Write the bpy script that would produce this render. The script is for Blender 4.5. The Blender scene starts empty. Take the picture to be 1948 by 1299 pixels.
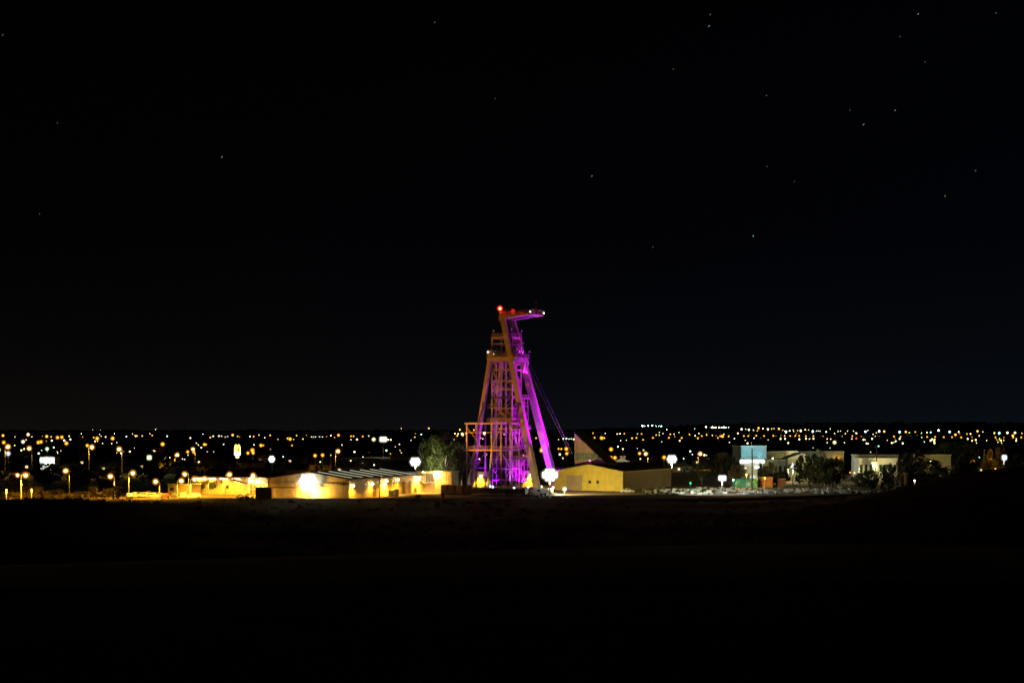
import bpy, math, random
from mathutils import Vector, Matrix
R = math.radians
random.seed(7)
sc = bpy.context.scene
C = sc.collection
# ------------------------------------------------------------------ camera, sky, exposure
F, CX, HY, CZ = 2706.0, 974.0, 815.0, 22.0      # photo pixels per unit depth, centre column, eye-level row, eye height
cd = bpy.data.cameras.new('camera'); cam = bpy.data.objects.new('camera', cd); C.objects.link(cam)
cam.location = (0, 0, CZ); cam.rotation_euler = (R(90), 0, 0)
cd.lens = 50; cd.sensor_width = 36; cd.shift_y = 0.085; cd.clip_start = 0.5; cd.clip_end = 30000
sc.camera = cam
w = bpy.data.worlds.new('World'); sc.world = w; w.use_nodes = True
nt = w.node_tree; nt.nodes.clear()
out = nt.nodes.new('ShaderNodeOutputWorld'); bg = nt.nodes.new('ShaderNodeBackground')
sky = nt.nodes.new('ShaderNodeTexSky'); sky.sky_type = 'NISHITA'; sky.sun_disc = False
sky.sun_elevation = R(-6); sky.sun_rotation = R(70); sky.air_density = 1.0; sky.dust_density = 1.0
mul = nt.nodes.new('ShaderNodeMixRGB'); mul.blend_type = 'MULTIPLY'; mul.inputs[0].default_value = 1
mul.inputs[2].default_value = (0.018, 0.02, 0.028, 1)
# town skyglow: a weak brightening of the night air near the horizon
tc = nt.nodes.new('ShaderNodeTexCoord'); sx = nt.nodes.new('ShaderNodeSeparateXYZ')
nt.links.new(tc.outputs['Generated'], sx.inputs[0])
rp = nt.nodes.new('ShaderNodeValToRGB'); nt.links.new(sx.outputs['Z'], rp.inputs[0])
e = rp.color_ramp.elements
e[0].position = 0.0; e[0].color = (0.0040, 0.0040, 0.0046, 1)
e[1].position = 0.30; e[1].color = (0.00035, 0.0003, 0.00045, 1)
k = e.new(0.05); k.color = (0.0018, 0.0019, 0.0026, 1)
k = e.new(0.13); k.color = (0.0007, 0.0006, 0.0012, 1)
rx = nt.nodes.new('ShaderNodeMapRange'); nt.links.new(sx.outputs['X'], rx.inputs[0])
rx.inputs[1].default_value = -0.35; rx.inputs[2].default_value = 0.35
tint = nt.nodes.new('ShaderNodeMixRGB'); nt.links.new(rx.outputs[0], tint.inputs[0])
tint.inputs[1].default_value = (1.1, 0.85, 0.6, 1); tint.inputs[2].default_value = (0.55, 1.0, 1.35, 1)
m2 = nt.nodes.new('ShaderNodeMixRGB'); m2.blend_type = 'MULTIPLY'; m2.inputs[0].default_value = 1
nt.links.new(rp.outputs[0], m2.inputs[1]); nt.links.new(tint.outputs[0], m2.inputs[2])
add = nt.nodes.new('ShaderNodeMixRGB'); add.blend_type = 'ADD'; add.inputs[0].default_value = 1
nt.links.new(sky.outputs[0], mul.inputs[1]); nt.links.new(mul.outputs[0], add.inputs[1]); nt.links.new(m2.outputs[0], add.inputs[2])
nt.links.new(add.outputs[0], bg.inputs[0]); bg.inputs[1].default_value = 0.85
nt.links.new(bg.outputs[0], out.inputs[0])
sc.view_settings.view_transform = 'Standard'; sc.view_settings.look = 'None'
sc.view_settings.exposure = 0.3; sc.view_settings.gamma = 1
sc.cycles.use_denoising = True; sc.cycles.denoising_input_passes = 'RGB_ALBEDO_NORMAL'; sc.cycles.denoising_prefilter = 'ACCURATE'
sc.cycles.filter_width = 1.6
sc.cycles.sample_clamp_indirect = 1.5
sc.cycles.transparent_max_bounces = 96; sc.cycles.max_bounces = 4; sc.cycles.diffuse_bounces = 2; sc.cycles.glossy_bounces = 2
sc.cycles.use_adaptive_sampling = False
sc.cycles.caustics_reflective = False; sc.cycles.caustics_refractive = False

# ------------------------------------------------------------------ materials
MATS = {}
def mat(name, col, rough=0.8, metal=0.0, var=0.25, scale=1.5, bump=0.0, col2=None):
    if name in MATS: return MATS[name]
    m = bpy.data.materials.new(name); m.use_nodes = True; MATS[name] = m
    n = m.node_tree; b = n.nodes['Principled BSDF']
    b.inputs['Roughness'].default_value = rough; b.inputs['Metallic'].default_value = metal
    t = n.nodes.new('ShaderNodeTexCoord'); no = n.nodes.new('ShaderNodeTexNoise')
    no.inputs['Scale'].default_value = scale; no.inputs['Detail'].default_value = 6
    n.links.new(t.outputs['Object'], no.inputs['Vector'])
    cr = n.nodes.new('ShaderNodeValToRGB'); n.links.new(no.outputs['Fac'], cr.inputs[0])
    c2 = col2 or tuple(c * (1 - var) for c in col)
    cr.color_ramp.elements[0].position = 0.35; cr.color_ramp.elements[0].color = (*c2, 1)
    cr.color_ramp.elements[1].position = 0.62; cr.color_ramp.elements[1].color = (*col, 1)
    n.links.new(cr.outputs[0], b.inputs['Base Color'])
    if bump:
        bp = n.nodes.new('ShaderNodeBump'); bp.inputs['Strength'].default_value = bump; bp.inputs['Distance'].default_value = 0.3
        n.links.new(no.outputs['Fac'], bp.inputs['Height']); n.links.new(bp.outputs[0], b.inputs['Normal'])
    return m
def cladding(name, col, period=0.9, rough=0.6):
    """ribbed sheet-steel walling: vertical ribs as bump plus weathering noise"""
    if name in MATS: return MATS[name]
    m = mat(name, col, rough, 0.0, 0.18, 0.5)
    n = m.node_tree; b = n.nodes['Principled BSDF']
    t = n.nodes.new('ShaderNodeTexCoord'); wv = n.nodes.new('ShaderNodeTexWave'); wv.wave_type = 'BANDS'; wv.bands_direction = 'DIAGONAL'
    sp = n.nodes.new('ShaderNodeMapping'); sp.inputs['Scale'].default_value = (1, 1, 0)
    n.links.new(t.outputs['Object'], sp.inputs[0]); n.links.new(sp.outputs[0], wv.inputs['Vector'])
    wv.inputs['Scale'].default_value = 0.6 / period
    bp = n.nodes.new('ShaderNodeBump'); bp.inputs['Strength'].default_value = 0.5; bp.inputs['Distance'].default_value = 0.1
    n.links.new(wv.outputs['Fac'], bp.inputs['Height']); n.links.new(bp.outputs[0], b.inputs['Normal'])
    return m
def emi(col, s):
    key = 'lamp_%.2f_%.2f_%.2f_%g' % (*col, s)
    if key in MATS: return MATS[key]
    m = bpy.data.materials.new(key); m.use_nodes = True; MATS[key] = m
    n = m.node_tree; n.nodes.clear()
    o = n.nodes.new('ShaderNodeOutputMaterial'); q = n.nodes.new('ShaderNodeEmission')
    q.inputs[0].default_value = (*col, 1); q.inputs[1].default_value = s
    n.links.new(q.outputs[0], o.inputs[0])
    m.cycles.emission_sampling = 'NONE'
    return m
STEEL = mat('headframe_paint', (0.52, 0.40, 0.32), 0.5, 0.0, 0.14, 0.35)
GALV = mat('galvanised_steel', (0.42, 0.42, 0.40), 0.45, 0.3, 0.3, 1.0)
RUST = mat('weathered_steel', (0.30, 0.22, 0.16), 0.7, 0.0, 0.4, 0.8)
DIRT = mat('dirt', (0.10, 0.065, 0.045), 0.95, 0, 0.5, 0.05, 0.5)
YARD = mat('yard_gravel', (0.30, 0.22, 0.15), 0.95, 0, 0.4, 0.2, 0.4)
ASPH = mat('asphalt', (0.03, 0.028, 0.027), 0.9, 0, 0.3, 0.8)
CREAM = cladding('cream_cladding', (0.62, 0.52, 0.30))
YELL = cladding('yellow_cladding', (0.62, 0.48, 0.06))
PINK = cladding('tan_cladding', (0.56, 0.42, 0.22))
OLIVE = cladding('olive_cladding', (0.12, 0.12, 0.07))
ROOFM = mat('dark_roof_sheet', (0.022, 0.02, 0.017), 0.6, 0, 0.3, 0.6)
DARK = mat('dark_opening', (0.03, 0.028, 0.025), 0.9)
GLASS = mat('window_glass', (0.05, 0.09, 0.07), 0.15, 0, 0.5, 0.6)
WHITE = mat('white_paint', (0.78, 0.78, 0.74), 0.5, 0, 0.12, 0.8)
PALE = mat('pale_tray_stack', (0.55, 0.56, 0.50), 0.8, 0, 0.4, 1.3)
RED = mat('red_paint', (0.5, 0.07, 0.03), 0.5)
TEAL = cladding('teal_sheet', (0.05, 0.30, 0.24))
RUBBER = mat('rubber', (0.03, 0.03, 0.03), 0.9)
BARK = mat('gum_bark', (0.45, 0.40, 0.32), 0.9, 0, 0.5, 1.0)
BARKD = mat('dark_bark', (0.10, 0.07, 0.05), 0.9)
LEAF = mat('gum_leaves', (0.13, 0.18, 0.04), 0.6, 0, 0.55, 0.5)
LEAFD = mat('dark_leaves', (0.04, 0.06, 0.022), 0.7, 0, 0.5, 0.5)
LEAFB = mat('brown_leaves', (0.16, 0.12, 0.03), 0.7, 0, 0.5, 0.5)
WOOD = mat('pole_timber', (0.25, 0.19, 0.13), 0.9)
CARW = mat('car_paint_white', (0.7, 0.7, 0.68), 0.25, 0, 0.05)
CARS = mat('car_paint_silver', (0.45, 0.45, 0.45), 0.3, 0.4, 0.05)
CARD = mat('car_paint_dark', (0.06, 0.05, 0.06), 0.25, 0, 0.05)
CARR = mat('car_paint_red', (0.35, 0.04, 0.03), 0.25, 0, 0.05)
COL = dict(o=(1, .34, .02), y=(1, .78, .32), w=(1, .97, .85), g=(.62, 1, .45), c=(.35, 1, .85), b=(.55, .8, 1),
           r=(1, .06, .02), l=(.8, 1, .1), v=(.75, .72, 1), p=(1, .35, .7))

# ------------------------------------------------------------------ mesh helpers
def glow_shell(col, s, k):  # see-through glowing shell, imitates the halo round a lamp
    key = 'halo_shell_%.2f_%.2f_%.2f_%g_%g' % (*col, s, k)
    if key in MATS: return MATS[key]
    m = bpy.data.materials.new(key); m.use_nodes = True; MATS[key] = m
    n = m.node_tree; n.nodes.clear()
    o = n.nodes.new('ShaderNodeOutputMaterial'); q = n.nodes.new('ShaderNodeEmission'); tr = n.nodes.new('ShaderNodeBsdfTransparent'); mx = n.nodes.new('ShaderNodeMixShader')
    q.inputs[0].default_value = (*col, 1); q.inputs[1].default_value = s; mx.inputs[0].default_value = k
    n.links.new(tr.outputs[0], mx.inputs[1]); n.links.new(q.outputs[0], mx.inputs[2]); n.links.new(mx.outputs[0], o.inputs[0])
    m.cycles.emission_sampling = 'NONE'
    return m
class MB:
    def __init__(s): s.v = []; s.f = []; s.m = []; s.mi = 0
    def quad(s, *p):
        b = len(s.v); s.v += [tuple(q) for q in p]; s.f.append(tuple(range(b, b + len(p)))); s.m.append(s.mi)
    def prism(s, bot, top):
        n = len(bot); b = len(s.v); s.v += [tuple(q) for q in bot] + [tuple(q) for q in top]
        s.f.append(tuple(range(b + n - 1, b - 1, -1))); s.f.append(tuple(range(b + n, b + 2 * n)))
        for i in range(n):
            j = (i + 1) % n; s.f.append((b + i, b + j, b + n + j, b + n + i))
        s.m += [s.mi] * (n + 2)
        return s
    def box(s, x0, x1, y0, y1, z0, z1):
        return s.prism([(x0, y0, z0), (x1, y0, z0), (x1, y1, z0), (x0, y1, z0)], [(x0, y0, z1), (x1, y0, z1), (x1, y1, z1), (x0, y1, z1)])
    def bar(s, p, q, w, h=None, w2=None, h2=None, side=None):
        p, q = Vector(p), Vector(q); h = h or w; w2 = w2 or w; h2 = h2 or h
        d = (q - p).normalized()
        a = Vector(side) if side else (Vector((0, 0, 1)).cross(d) if abs(d.z) < 0.95 else Vector((1, 0, 0)))
        a = (a - d * a.dot(d)).normalized(); b = d.cross(a)
        def ring(c, w_, h_): return [c - a * w_ / 2 - b * h_ / 2, c + a * w_ / 2 - b * h_ / 2, c + a * w_ / 2 + b * h_ / 2, c - a * w_ / 2 + b * h_ / 2]
        return s.prism(ring(p, w, h), ring(q, w2, h2))
    def tube(s, p, q, r, r2=None, n=8):
        p, q = Vector(p), Vector(q); r2 = r if r2 is None else r2; d = (q - p).normalized()
        a = d.orthogonal().normalized(); b = d.cross(a)
        def ring(c, rr): return [c + (a * math.cos(2 * math.pi * i / n) + b * math.sin(2 * math.pi * i / n)) * rr for i in range(n)]
        return s.prism(ring(p, r), ring(q, r2))
    def ball(s, c, r, n=8, k=6, sz=1.0):
        c = Vector(c); b = len(s.v)
        for i in range(1, k):
            t = math.pi * i / k
            for j in range(n):
                u = 2 * math.pi * j / n; s.v.append((c.x + r * math.sin(t) * math.cos(u), c.y + r * math.sin(t) * math.sin(u), c.z + r * math.cos(t) * sz))
        s.v += [(c.x, c.y, c.z + r * sz), (c.x, c.y, c.z - r * sz)]; T = len(s.v) - 2; B = T + 1
        for i in range(k - 2):
            for j in range(n):
                l = (j + 1) % n; s.f.append((b + i * n + j, b + (i + 1) * n + j, b + (i + 1) * n + l, b + i * n + l)); s.m.append(s.mi)
        for j in range(n):
            l = (j + 1) % n; s.f.append((T, b + j, b + l)); s.f.append((B, b + (k - 2) * n + l, b + (k - 2) * n + j)); s.m += [s.mi] * 2
        return s
    def ringtube(s, pts, r, n=6, closed=False):
        P = list(zip(pts, pts[1:] + ([pts[0]] if closed else [])))
        for a, b in (P if closed else P[:len(pts) - 1]): s.tube(a, b, r, n=n)
        return s
    def mesh(s, name, mats):
        me = bpy.data.meshes.new(name); me.from_pydata([tuple(q) for q in s.v], [], s.f)
        for m in (mats if isinstance(mats, (list, tuple)) else [mats]): me.materials.append(m)
        for p, i in zip(me.polygons, s.m): p.material_index = i
        me.update(); return me
    def build(s, name, mats, parent=None, **kw):
        o = bpy.data.objects.new(name, s.mesh(name, mats)); C.objects.link(o)
        if parent: o.parent = parent
        if kw: tag(o, **kw)
        return o
def tag(o, label=None, cat=None, group=None, kind=None):
    if label: o['label'] = label
    if cat: o['category'] = cat
    if group: o['group'] = group
    if kind: o['kind'] = kind
def empty(name, loc, label, cat, group=None, rz=0):
    o = bpy.data.objects.new(name, None); C.objects.link(o); o.location = loc; o.rotation_euler = (0, 0, rz)
    o.empty_display_size = 0.5; tag(o, label, cat, group); return o
def link_copy(o, parent=None):
    c = o.copy(); C.objects.link(c)
    if parent: c.parent = parent
    for ch in list(o.children): link_copy(ch, c)
    return c
def light(parent, loc, col, power, kind='POINT', aim=None, cone=120, r=0.25, name='light_source', blend=0.4):
    l = bpy.data.lights.new(name, kind); l.color = col; l.energy = power; l.shadow_soft_size = r
    o = bpy.data.objects.new(name, l); C.objects.link(o); o.location = loc
    if kind == 'SPOT':
        l.spot_size = R(cone); l.spot_blend = blend
        d = Vector(aim) - Vector(loc); o.rotation_euler = d.to_track_quat('-Z', 'Y').to_euler()
    if parent: o.parent = parent
    return o
def sstep(a, b, x):
    t = max(0, min(1, (x - a) / (b - a))); return t * t * (3 - 2 * t)
def G(x, y):
    """height of the land"""
    d = math.hypot(x * 0.7, y) if y > 0 else abs(x) * 0.7
    z = 20.3 * (1 - sstep(0, 200 * (1 + .14 * math.sin(x * .04 + 1.1) + .05 * math.sin(x * .13)), d))
    z += 13.6 * sstep(55, 125, x) * math.exp(-((y - 320) / 80) ** 2)
    z += 5.2 * (1 - sstep(-112, -72, x)) * math.exp(-((y - 330) / 60) ** 2)
    z += 0.6 * math.exp(-((y - 437) / 5) ** 2) * sstep(-125, -85, x)
    z += 27 * sstep(3000, 4600, y) * sstep(100, 1000, x)
    if 60 < y < 425: z += 0.35 * math.sin(x * 0.09 + y * 0.05) * math.sin(y * 0.07 - x * 0.03)
    return z
def P(px, py, Y): return ((px - CX) * Y / F, Y, CZ - (py - HY) * Y / F)
def seat(px, py, h, lo=560, hi=5600):
    """walk out along the line of sight to where something of height h would stand on the land"""
    Y = lo
    while Y < hi:
        x, y, z = P(px, py, Y)
        if z <= G(x, y) + h: break
        Y *= 1.012
    return P(px, py, Y)
def c3(x, y): return x / 7.216, 790 + y / 7.216
def c4(x, y): return 240 + x / 6.717, 790 + y / 6.717
def c5(x, y): return 510 + x / 5.265, 790 + y / 5.265
def c2(x, y): return 860 + x / 6.184, 740 + y / 6.184
def c6(x, y): return 1040 + x / 6.717, 790 + y / 6.717
def c7(x, y): return 1320 + x / 6.0875, 790 + y / 6.0875
def c8(x, y): return 1628 + x / 6.0875, 790 + y / 6.0875

# ------------------------------------------------------------------ land
def graded(lims):
    v = []
    for a, b, st in lims:
        x = a
        while x < b - 1e-6: v.append(x); x += st
    v.append(lims[-1][1]); return v
xs = graded([(-7000, -2000, 500), (-2000, -400, 100), (-400, -150, 25), (-150, 150, 6), (150, 400, 25), (400, 2000, 100), (2000, 7000, 500)])
ys = graded([(-300, 0, 50), (0, 420, 10), (420, 460, 2), (460, 600, 20), (600, 3000, 150), (3000, 5000, 100), (5000, 12000, 700)])
g = MB()
for y in ys:
    for x in xs: g.v.append((x, y, G(x, y)))
nx = len(xs)
for j in range(len(ys) - 1):
    for i in range(nx - 1):
        g.f.append((j * nx + i, j * nx + i + 1, (j + 1) * nx + i + 1, (j + 1) * nx + i)); g.m.append(0)
g.build('ground', DIRT, kind='structure')
# local frame of the mine site: u to the right and towards us, v away
UX, UY, VX, VY = 0.9026, -0.4305, 0.4305, 0.9026
OX, OY = -1.95, 514.0
ROT = math.atan2(UY, UX)
def L(u, v, z=0.0): return (OX + u * UX + v * VX, OY + u * UY + v * VY, z)
def frame_empty(name, X, Y, label, cat, group=None): return empty(name, (X, Y, 0), label, cat, group, ROT)
y_ = MB(); y_.quad((-84, 446, .02), (-30, 446, .02), (-6, 470, .02), (45, 474, .02), (52, 560, .02), (-60, 560, .02), (-100, 500, .02))
y_.build('yard', YARD, kind='structure')
y_ = MB(); y_.quad((-128, 445, .012), (-84.2, 445, .012), (-84.2, 458, .012), (-128, 462, .012))
y_.build('car_park', ASPH, kind='structure')
y_ = MB(); y_.quad((46, 470, .016), (128, 464, .016), (132, 522, .016), (54, 522, .016))
y_.build('storage_yard', DIRT, kind='structure')

# ------------------------------------------------------------------ headframe
hf = frame_empty('headframe', OX, OY, 'tall steel mine headframe lit purple with red beacon on top', 'mine headframe')
def leg(u46, v46, ru, sv, ztop, w_, d0, d1, name='leg'):
    m = MB()
    q = lambda z: (u46 + ru * (46 - z), v46 + sv * (46 - z), z)
    m.bar(q(0.3), q(ztop), w_, d1, w_ * .95, d0, side=(1, 0, 0))
    for z in range(6, int(ztop) - 1, 8):
        a, b = q(z), q(z + 0.25); t = (ztop - z) / ztop; d = d0 + (d1 - d0) * t
        m.bar(a, b, w_ + .08, d + .08, side=(1, 0, 0))
    o = m.build(name, STEEL, hf)
    mm = MB(); a = q(0); mm.box(a[0] - 1.9, a[0] + 1.9, a[1] - 1.9, a[1] + 1.9, -0.3, 0.8)
    mm.build('footing', mat('concrete', (0.35, 0.33, 0.3), 0.9), o)
    return o
leg(4.35, -5, .255, -.07, 62.4, 1.9, 1.2, 2.7)
leg(4.35, 5, .255, .07, 62.4, 2.2, 1.3, 2.7)
leg(-4.35, -5, -.14, -.07, 46.2, 1.35, 1.3, 2.0)
leg(-4.35, 5, -.14, .07, 46.2, 1.35, 1.3, 2.0)
for v0 in (-3.85, 3.85):
    m = MB(); d = .75
    prof = [(-1.0, 62.75), (12.0, 62.9), (12.0, 62.35), (8.5, 62.25), (1.3, 61.2), (0.4, 60.6), (-0.9, 60.6)]
    m.prism([(a, v0 - d, z) for a, z in prof], [(a, v0 + d, z) for a, z in prof])
    m.build('cantilever_arm', STEEL, hf)
m = MB()
ev = [(math.cos(a) * 1.6 + 12, math.sin(a) * 4.6) for a in [R(-90 + i * 20) for i in range(10)]]
m.prism([(10.4, -4.6, 62.3), *[(a, b, 62.45) for a, b in ev], (10.4, 4.6, 62.3)], [(10.4, -4.6, 62.96), *[(a, b, 62.96) for a, b in ev], (10.4, 4.6, 62.96)])
m.build('end_platform', STEEL, hf)
m = MB()
for u0 in (0, 3, 6, 9): m.box(u0 - .15, u0 + .15, -3.1, 3.1, 62.1, 62.5)
m.box(-1, 10.3, -3.09, 3.09, 62.55, 62.7); m.build('top_deck', GALV, hf)
def railing(parent, rect, z, h=1.1, step=1.3, mat_=STEEL, r=.05, sides='nesw'):
    u0, u1, v0, v1 = rect; m = MB()
    S = {'s': ((u0, v0), (u1, v0)), 'n': ((u0, v1), (u1, v1)), 'w': ((u0, v0), (u0, v1)), 'e': ((u1, v0), (u1, v1))}
    for s_ in sides:
        (a, b), (c, d) = S[s_]; ln = math.hypot(c - a, d - b); n = max(1, round(ln / step))
        for i in range(n + 1):
            t = i / n; x, y = a + (c - a) * t, b + (d - b) * t; m.bar((x, y, z), (x, y, z + h), r * 1.6)
        for hh in (h, h * .55): m.bar((a, b, z + hh), (c, d, z + hh), r * 1.6)
    return m.build('railing', mat_, parent)
railing(hf, (-.9, 13.2, -4.4, 4.4), 62.9, 1.2)
def platform(rect, z, th=.35, girder=0.0, parent=hf, rail=True, mt=STEEL, sides='nesw'):
    u0, u1, v0, v1 = rect; m = MB(); m.box(u0, u1, v0, v1, z - th, z)
    if girder:
        for a, b in ((v0 + .1, v0 + .5), (v1 - .5, v1 - .1)): m.box(u0 + .2, u1 - .2, a, b, z - th - girder, z - th)
        for a, b in ((u0 + .2, u0 + .6), (u1 - .6, u1 - .2)): m.box(a, b, v0 + .6, v1 - .6, z - th - girder, z - th)
    o = m.build('platform', mt, parent)
    if rail: railing(o, rect, z, sides=sides)
    return o
platform((-5.2, 6.4, -5.7, 5.7), 47.7, .3, 1.4)
platform((-4.0, 3.9, -4.3, 4.3), 55.0, .3, .5)
# knee brackets that round the corner between leg and platform girder
for v0 in (5.0, 2.6):
    m = MB(); pts = [(3.2, 46.2), (8.6 if v0 > 4 else 6.5, 46.2)]
    arc = [(5.0 + 2.6 * (1 - math.cos(R(t))), 43.1 + 3.0 * math.sin(R(t))) for t in range(90, -1, -15)]
    prof = [(6.35, 46.25)] + [(7.2 - 2.7 * math.sin(R(t)), 46.2 - 4.2 * (1 - math.cos(R(t)))) for t in range(0, 91, 15)][::-1][:0]
    prof = [(3.4, 46.25), (6.4, 46.25), (5.6, 42.2), (5.2, 42.6), (4.6, 44.2), (3.9, 45.2), (3.4, 45.6)]
    m.prism([(a, v0 - .5, z) for a, z in prof], [(a, v0 + .5, z) for a, z in prof]); m.build('knee_bracket', STEEL, hf)
m = MB()
for i in range(7):
    v0 = -5.2 + i * 1.73; m.bar((6.4, v0, 47.4), (4.5, v0, 44.9), .18)
m.bar((4.6, -5.2, 45), (4.6, 5.2, 45), .25); m.build('support_bracket', STEEL, hf)
# sheave wheels
def wheel(c, r, wdt=.35, n=28, spokes=8, parent=hf, name='sheave_wheel'):
    m = MB(); cu, cv, cz = c
    for i in range(n):
        a, b = 2 * math.pi * i / n, 2 * math.pi * (i + 1) / n
        q = lambda t, rr, dv: (cu + rr * math.cos(t), cv + dv, cz + rr * math.sin(t))
        m.prism([q(a, r, -wdt), q(b, r, -wdt), q(b, r, wdt), q(a, r, wdt)], [q(a, r * .85, -wdt * .7), q(b, r * .85, -wdt * .7), q(b, r * .85, wdt * .7), q(a, r * .85, wdt * .7)])
    for i in range(spokes):
        a = 2 * math.pi * i / spokes; m.bar((cu, cv, cz), (cu + r * .87 * math.cos(a), cv, cz + r * .87 * math.sin(a)), .14)
    m.tube((cu, cv - wdt * 1.4, cz), (cu, cv + wdt * 1.4, cz), r * .14, n=10)
    return m.build(name, STEEL, parent)
for v0 in (-1.6, 1.9): wheel((3.1, v0, 50.6), 2.7)
for (u0, v0, z0, r) in ((3.6, -2.2, 64.1, .8), (10.1, 1.2, 64.2, .75), (12.2, 2.6, 64.0, .75)):
    w_ = wheel((u0, v0, z0), r, .2, 18, 6, name='pulley_wheel')
    m = MB(); m.bar((u0 - .4, v0 - .35, 62.9), (u0, v0 - .35, z0), .15); m.bar((u0 + .4, v0 - .35, 62.9), (u0, v0 - .35, z0), .15); m.build('bearing_stand', STEEL, w_)
# lattice shaft tower
for (a, b, z1) in ((-4, -3.8, 55), (4, -3.8, 55), (-4, 3.8, 55), (4, 3.8, 55), (-2.2, -3.8, 46.2), (-.3, -3.8, 46.2), (1.6, -3.8, 46.2), (4, 0, 46.2), (-2.2, 3.8, 46.2), (1.6, 3.8, 46.2)):
    thick = .42 if abs(a) == 4 and abs(b) == 3.8 else .22
    m = MB(); m.bar((a, b, 0), (a, b, z1), thick); m.build('column', STEEL, hf)
lev = [3.5, 7.5, 11, 15.2, 18.5, 22, 25.5, 29.3, 33.2, 36.1, 39.1, 43.1, 49.6, 52.5]
for i, z in enumerate(lev):
    m = MB(); hv = .5 if z in (33.2, 36.1, 39.1, 43.1) else .28
    for b in (-3.8, 3.8): m.bar((-2.3 if z > 33.5 and z < 44 else -4, b - .06 * (b < 0), z), (4, b - .06 * (b < 0), z), .2, hv)
    for a in (-4, 4): m.bar((a, -3.7, z), (a, 3.7, z), .2, hv)
    if z < 46:
        m.bar((-2.2, -3.5, z), (-2.2, 3.5, z), .14); m.bar((1.6, -3.5, z), (1.6, 3.5, z), .14); m.bar((-4, 0, z), (4, 0, z), .14)
    m.build('ring_beam', STEEL, hf)
for i in range(len(lev) - 1):
    z0, z1 = lev[i] + .1, lev[i + 1] - .1; m = MB()
    if z1 > 46 and z0 < 44: z1 = 45.8
    fl = 1 if i % 2 else -1
    m.bar((4.02, -3.6 * fl, z0), (4.02, 3.6 * fl, z1), .16); m.bar((-4.02, -3.6 * fl, z0), (-4.02, 3.6 * fl, z1), .14)
    m.bar((-2.1 * fl - .3, 3.82, z0), (1.9 * fl - .3, 3.82, z1), .14)
    m.bar((-2.1 * fl - .3, 0, z0), (1.7 * fl - .3, 0, z1), .12)
    m.build('diagonal_brace', STEEL, hf)
# stair flights up the left bay, with landings and handrails
def stairs(parent, u0, u1, v, z0, z1, n, wdt=.7):
    for i in range(n):
        a, b = z0 + (z1 - z0) * i / n, z0 + (z1 - z0) * (i + 1) / n; m = MB()
        p, q = ((u0, a), (u1, b)) if i % 2 == 0 else ((u1, a), (u0, b))
        for dv in (0, wdt):
            m.bar((p[0], v + dv, p[1]), (q[0], v + dv, q[1]), .08, .22); m.bar((p[0], v + dv, p[1] + 1), (q[0], v + dv, q[1] + 1), .06)
        for k_ in range(7):
            t = (k_ + .5) / 7; m.box(p[0] + (q[0] - p[0]) * t - .12, p[0] + (q[0] - p[0]) * t + .12, v + .04, v + wdt - .04, p[1] + (q[1] - p[1]) * t, p[1] + (q[1] - p[1]) * t + .04)
        m.box(q[0] - .45, q[0] + .45, v - .05, v + wdt + .5, b - .1, b)
        m.build('stair_flight', STEEL, parent)
stairs(hf, -3.8, -2.4, -3.5, 29.5, 46, 8)
stairs(hf, 4.6, 6.4, 1.2, 0.2, 31.5, 9)
m = MB()
for a in (4.3, 6.8):
    for b in (.6, 3.6): m.bar((a, b, 0), (a, b, 33), .18)
for z in range(3, 33, 3):
    for a in (4.3, 6.8): m.bar((a, .6, z), (a, 3.6, z), .16)
    m.bar((4.3, .55, z), (6.8, .55, z), .16); m.bar((4.3, 3.6, z), (6.8, 3.6, z), .16)
    for hh in (.55, 1.1): m.bar((6.85, .6, z + hh), (6.85, 3.6, z + hh), .07); m.bar((4.3, .5, z + hh), (6.8, .5, z + hh), .07)
m.build('stair_tower', STEEL, hf)
platform((-5.4, -2.4, -4.8, -2.0), 29.6, .3); platform((4.4, 7.4, -1.5, 4.2), 33.0, .25); platform((4.2, 7.0, -3.6, .2), 14.9, .25); platform((-5.6, 4.9, -4.6, 4.6), 24.6, .2)
for z in (11, 22): platform((4.2, 7.6, -4.4, 4.4), z, .2)
m = MB(); m.bar((-2.3, -4.2, 29.8), (3.9, -4.2, 24.0), .22); m.bar((3.2, -4.0, 29.6), (1.2, -4.0, 26.6), .14); m.bar((-2.2, -4.0, 26.4), (0, -4.0, 28.2), .16); m.build('chute', STEEL, hf)
m = MB(); m.box(-3.75, 3.75, -3.6, 3.6, 8, 15); m.build('ore_bin', OLIVE, hf)
m = MB(); m.box(-2.1, 3.6, -3.5, 3.5, 24.8, 28.5); m.build('hopper', OLIVE, hf)
m = MB()
for a, b in ((-1.3, -1.4), (0.7, -1.4), (-1.3, 1.4), (.7, 1.4)): m.tube((a, b, 15), (a, b, 50), .09)
for k_ in range(5): m.tube((2.4 + .3 * k_, 3.2 - .9 * k_, 0), (2.4 + .3 * k_, 3.2 - .9 * k_, 22), .16)
m.build('pipe', GALV, hf)
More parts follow.
